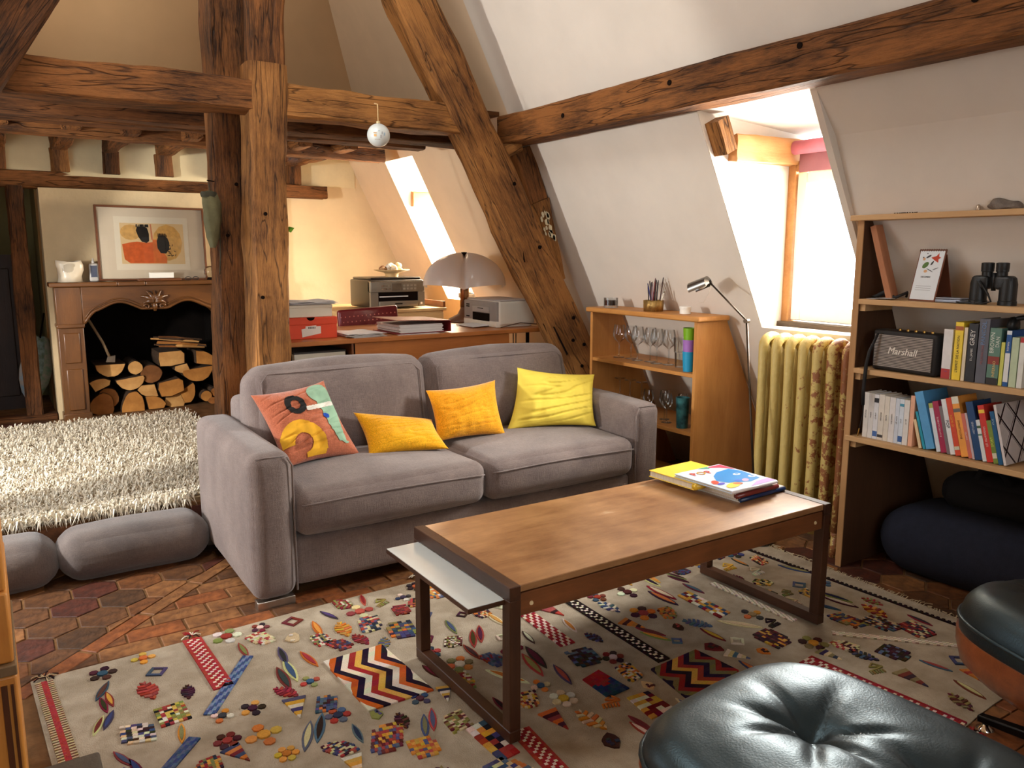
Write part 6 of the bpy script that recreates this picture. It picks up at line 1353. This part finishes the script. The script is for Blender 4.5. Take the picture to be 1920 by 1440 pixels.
# low cabinet with black printer and shell dish ------------------------------------
lc = empty('low_cabinet', (2.52, 5.85, .19), 0, 'pale wooden cabinet in the alcove corner under the black printer', 'cabinet'); LCW = wood('pale_beech', (224, 186, 130), (196, 150, 94), .5, 5, 8, .05); OC = TR((-2.52, -5.85, -.19))
b = MB(); b.box(2.10, 2.93, 5.52, 6.3, .19, .915, OC); b.build('body', LCW, lc, bevel=.003); b = MB(); b.box(2.08, 2.95, 5.50, 6.32, .915, .938, OC); b.build('top', LCW, lc, bevel=.003); b = MB(); b.box(2.93, 2.95, 5.52, 6.3, .938, .985, OC); b.build('side_lip', DWD, lc)
for x0, x1 in ((2.11, 2.515), (2.52, 2.925)):
    b = MB(); b.box(x0, x1, 5.505, 5.52, .25, .90, OC); d_ = b.build('door', LCW, lc, bevel=.002, seg=1); b = MB(); b.lathe([(.010, 0), (.012, .015), (0, .02)], 12); k_ = b.build('knob', DWD, d_, smooth=True); k_.matrix_local = OC @ TR((x1-.04 if x0 < 2.3 else x0+.04, 5.505, .7), R(90))
bp_ = empty('black_printer', (2.35, 5.56, .939), 0, 'black and silver multifunction printer on the pale cabinet', 'printer'); PBK = mk('printer_black', (34, 28, 24), .3, .05, coat=.2); PSV = mk('printer_pewter', (140, 130, 114), .35, .04, metal=.3)
b = MB(); b.rbox(0, .44, .01, .40, .008, .215, .014, 3); b.build('body', PBK, bp_, smooth=True); b = MB(); b.rbox(.0, .44, -.006, .05, .125, .205, .006, 2); fp_ = b.build('control_panel', PSV, bp_, smooth=True)
b = MB(); b.box(.0, .438, -.01, .02, .200, .206); b.build('chrome_strip', CHROME, bp_); b = MB(); b.box(.17, .245, -.009, 0, .135, .19); b.build('screen', mk('lcd_grey', (110, 96, 80), .2), fp_)
for i in range(3):
    for j in range(2): b = MB(); b.box(.085+i*.025, .10+i*.025, -.0085, 0, .142+j*.024, .155+j*.024); b.build('button', CHROME, fp_)
for i in range(4):
    for j in range(2): b = MB(); b.box(.262+i*.03, .28+i*.03, -.0085, 0, .142+j*.024, .155+j*.024); b.build('button', mk('button_grey', (168, 158, 140), .4), fp_)
b = MB(); b.box(.0, .06, -.004, .03, .012, .124); b.build('left_cheek', PSV, bp_); b = MB(); b.box(.385, .44, -.004, .03, .012, .124); b.build('right_cheek', PSV, bp_); b = MB(); b.box(.06, .385, .0, .012, .06, .124); b.build('output_bay', DARKHOLE, bp_); b = MB(); b.rbox(.065, .38, -.012, .02, .015, .058, .004, 2); ct = b.build('paper_tray', PSV, bp_, smooth=True); b = MB(); b.box(.19, .25, -.0135, -.011, .034, .042); b.build('tray_handle', DARKHOLE, ct)
b = MB(); b.box(.07, .30, -.008, .02, .088, .096); b.build('output_paper', mk('paper_0', (230, 226, 224), .8), bp_); b = MB(); b.rbox(.02, .43, .04, .39, .215, .232, .006, 2); b.build('scanner_lid', PBK, bp_, smooth=True)
b = MB(); b.box(.405, .42, -.0055, -.003, .03, .045); b.build('mark', mk('sticker_white', (232, 224, 214), .6), bp_)
ds = empty('footed_dish', (2.615, 5.76, 1.172), 0, 'pale wooden footed dish on the black printer', 'dish'); b = MB(); b.lathe([(.05, 0), (.05, .02), (.06, .03), (.135, .048), (.138, .054), (.06, .040), (0, .038)], 32, cap=False); b.build('dish', LCW, ds, smooth=True)
rg = random.Random(12); SL = ['large white', 'brown speckled', 'creamy ribbed', 'pinkish', 'small tan', 'pale spiral', 'dark striped', 'tiny white', 'flat beige']
for k in range(9):
    bmx = bmesh.new(); bmesh.ops.create_icosphere(bmx, subdivisions=2, radius=1); s3 = rg.uniform(.016, .034) if k else .04
    for v in bmx.verts: v.co = V((v.co.x*s3*1.2, v.co.y*s3*.9, v.co.z*s3*.75*(1.15-.25*v.co.x))); v.co += noise.noise_vector(v.co*60+V((k, 0, 0)))*.006
    me = bpy.data.meshes.new('seashell'); bmx.to_mesh(me); bmx.free(); me.materials.append(mk('shell_%d' % k, [(234, 222, 200), (150, 96, 60), (226, 206, 172), (214, 160, 140), (190, 150, 104), (236, 226, 206), (110, 66, 44), (240, 232, 216), (206, 180, 140)][k], .5, .2, 60)); me.polygons.foreach_set('use_smooth', [True]*len(me.polygons))
    o = bpy.data.objects.new('seashell', me); COL.objects.link(o); a = k*2.4; r_ = 0.012 if k == 0 else .045+.02*(k % 3)*.9; o.location = (2.60+r_*math.cos(a), 5.76+r_*.8*math.sin(a), 1.172+.052+s3*.45+(.018 if k > 6 else 0)); o.rotation_euler = (0, 0, a); tag(o, '%s seashell in the footed dish' % SL[k], 'shell', 'seashells in the dish')
# bauble, leaf ---------------------------------------------------------------------
ba = empty('painted_bauble', (1.716, 3.90, 1.94), 0, 'painted white glass bauble hanging from the pale tie beam', 'bauble'); b = MB(); b.lathe([(.057*math.sin(PI*k/20), -.057*math.cos(PI*k/20)) for k in range(21)], 32, cap=False); bb = b.build('ball', mk('bauble_white', (216, 222, 220), .35, .05, 12, coat=.2), ba, smooth=True)
b = MB(); b.lathe([(.010, .054), (.010, .068), (0, .069)], 14); b.build('cap', mk('bauble_cap', (226, 206, 160), .4, metal=.3), ba, smooth=True); b = MB(); b.tube([(0, 0, .067), (-.001, .0, .15), (-.003, .035, .158)], .0032, 6); b.build('ribbon', mk('ribbon_cream', (222, 186, 132), .7), ba, smooth=True)
def onball(pts, c):
    b = MB(); vv = V((-1.716, -3.9, -.58)).normalized(); rt = vv.cross(V((0, 0, 1))).normalized()*-1; u_ = rt.cross(vv)*1
    q = [(vv*math.sqrt(max(.01, 1-x*x-z*z))+rt*x*-1+V((0, 0, 1))*z).normalized()*.0578 for x, z in pts]; b.add(q, [tuple(range(len(q)))]); b.build('painted_scene', mk('bauble_paint_%d' % c[0], c, .5), bb)
for x, z, w_, h_, c in ((.28, 0, .22, .2, (226, 178, 110)), (.28, .2, .26, .08, (196, 150, 90)), (-.2, -.1, .05, .28, (96, 92, 96)), (-.3, .2, .04, .2, (104, 116, 126)), (-.05, .35, .16, .05, (150, 172, 186)), (.1, -.35, .5, .03, (176, 160, 140)), (-.5, .1, .12, .25, (170, 196, 214))):
    onball([(x-w_/2, z-h_/2), (x, z-h_/2), (x+w_/2, z-h_/2), (x+w_/2, z), (x+w_/2, z+h_/2), (x, z+h_/2), (x-w_/2, z+h_/2), (x-w_/2, z)], c)
pl2 = empty('trailing_plant', (1.43, 4.62, 1.50), 0, 'green plant leaf peeping out behind the front post', 'plant')
for k, (dx, dz, a) in enumerate(((.02, -.02, .3), (-.03, .03, 2.0), (-.05, -.06, 2.6), (-.02, .09, 1.6))):
    b = MB(); L_ = .05; b.add([(0, 0, 0), (L_*.4, -.008, .018), (L_, -.004, 0), (L_*.4, -.008, -.018), (L_*.45, .004, 0)], [(0, 4, 1), (1, 4, 2), (2, 4, 3), (3, 4, 0)], TR((dx, 0, dz), 0, -a)); b.build('leaf', mk('leaf_green', (104, 150, 44), .45, .15), pl2)
b = MB(); b.tube([(0, .0, -.1), (-.02, 0, 0), (-.03, .01, .25), (-.02, .02, .55)], .003, 6); b.build('stem', mk('stem_green', (80, 100, 40), .6), pl2, smooth=True)
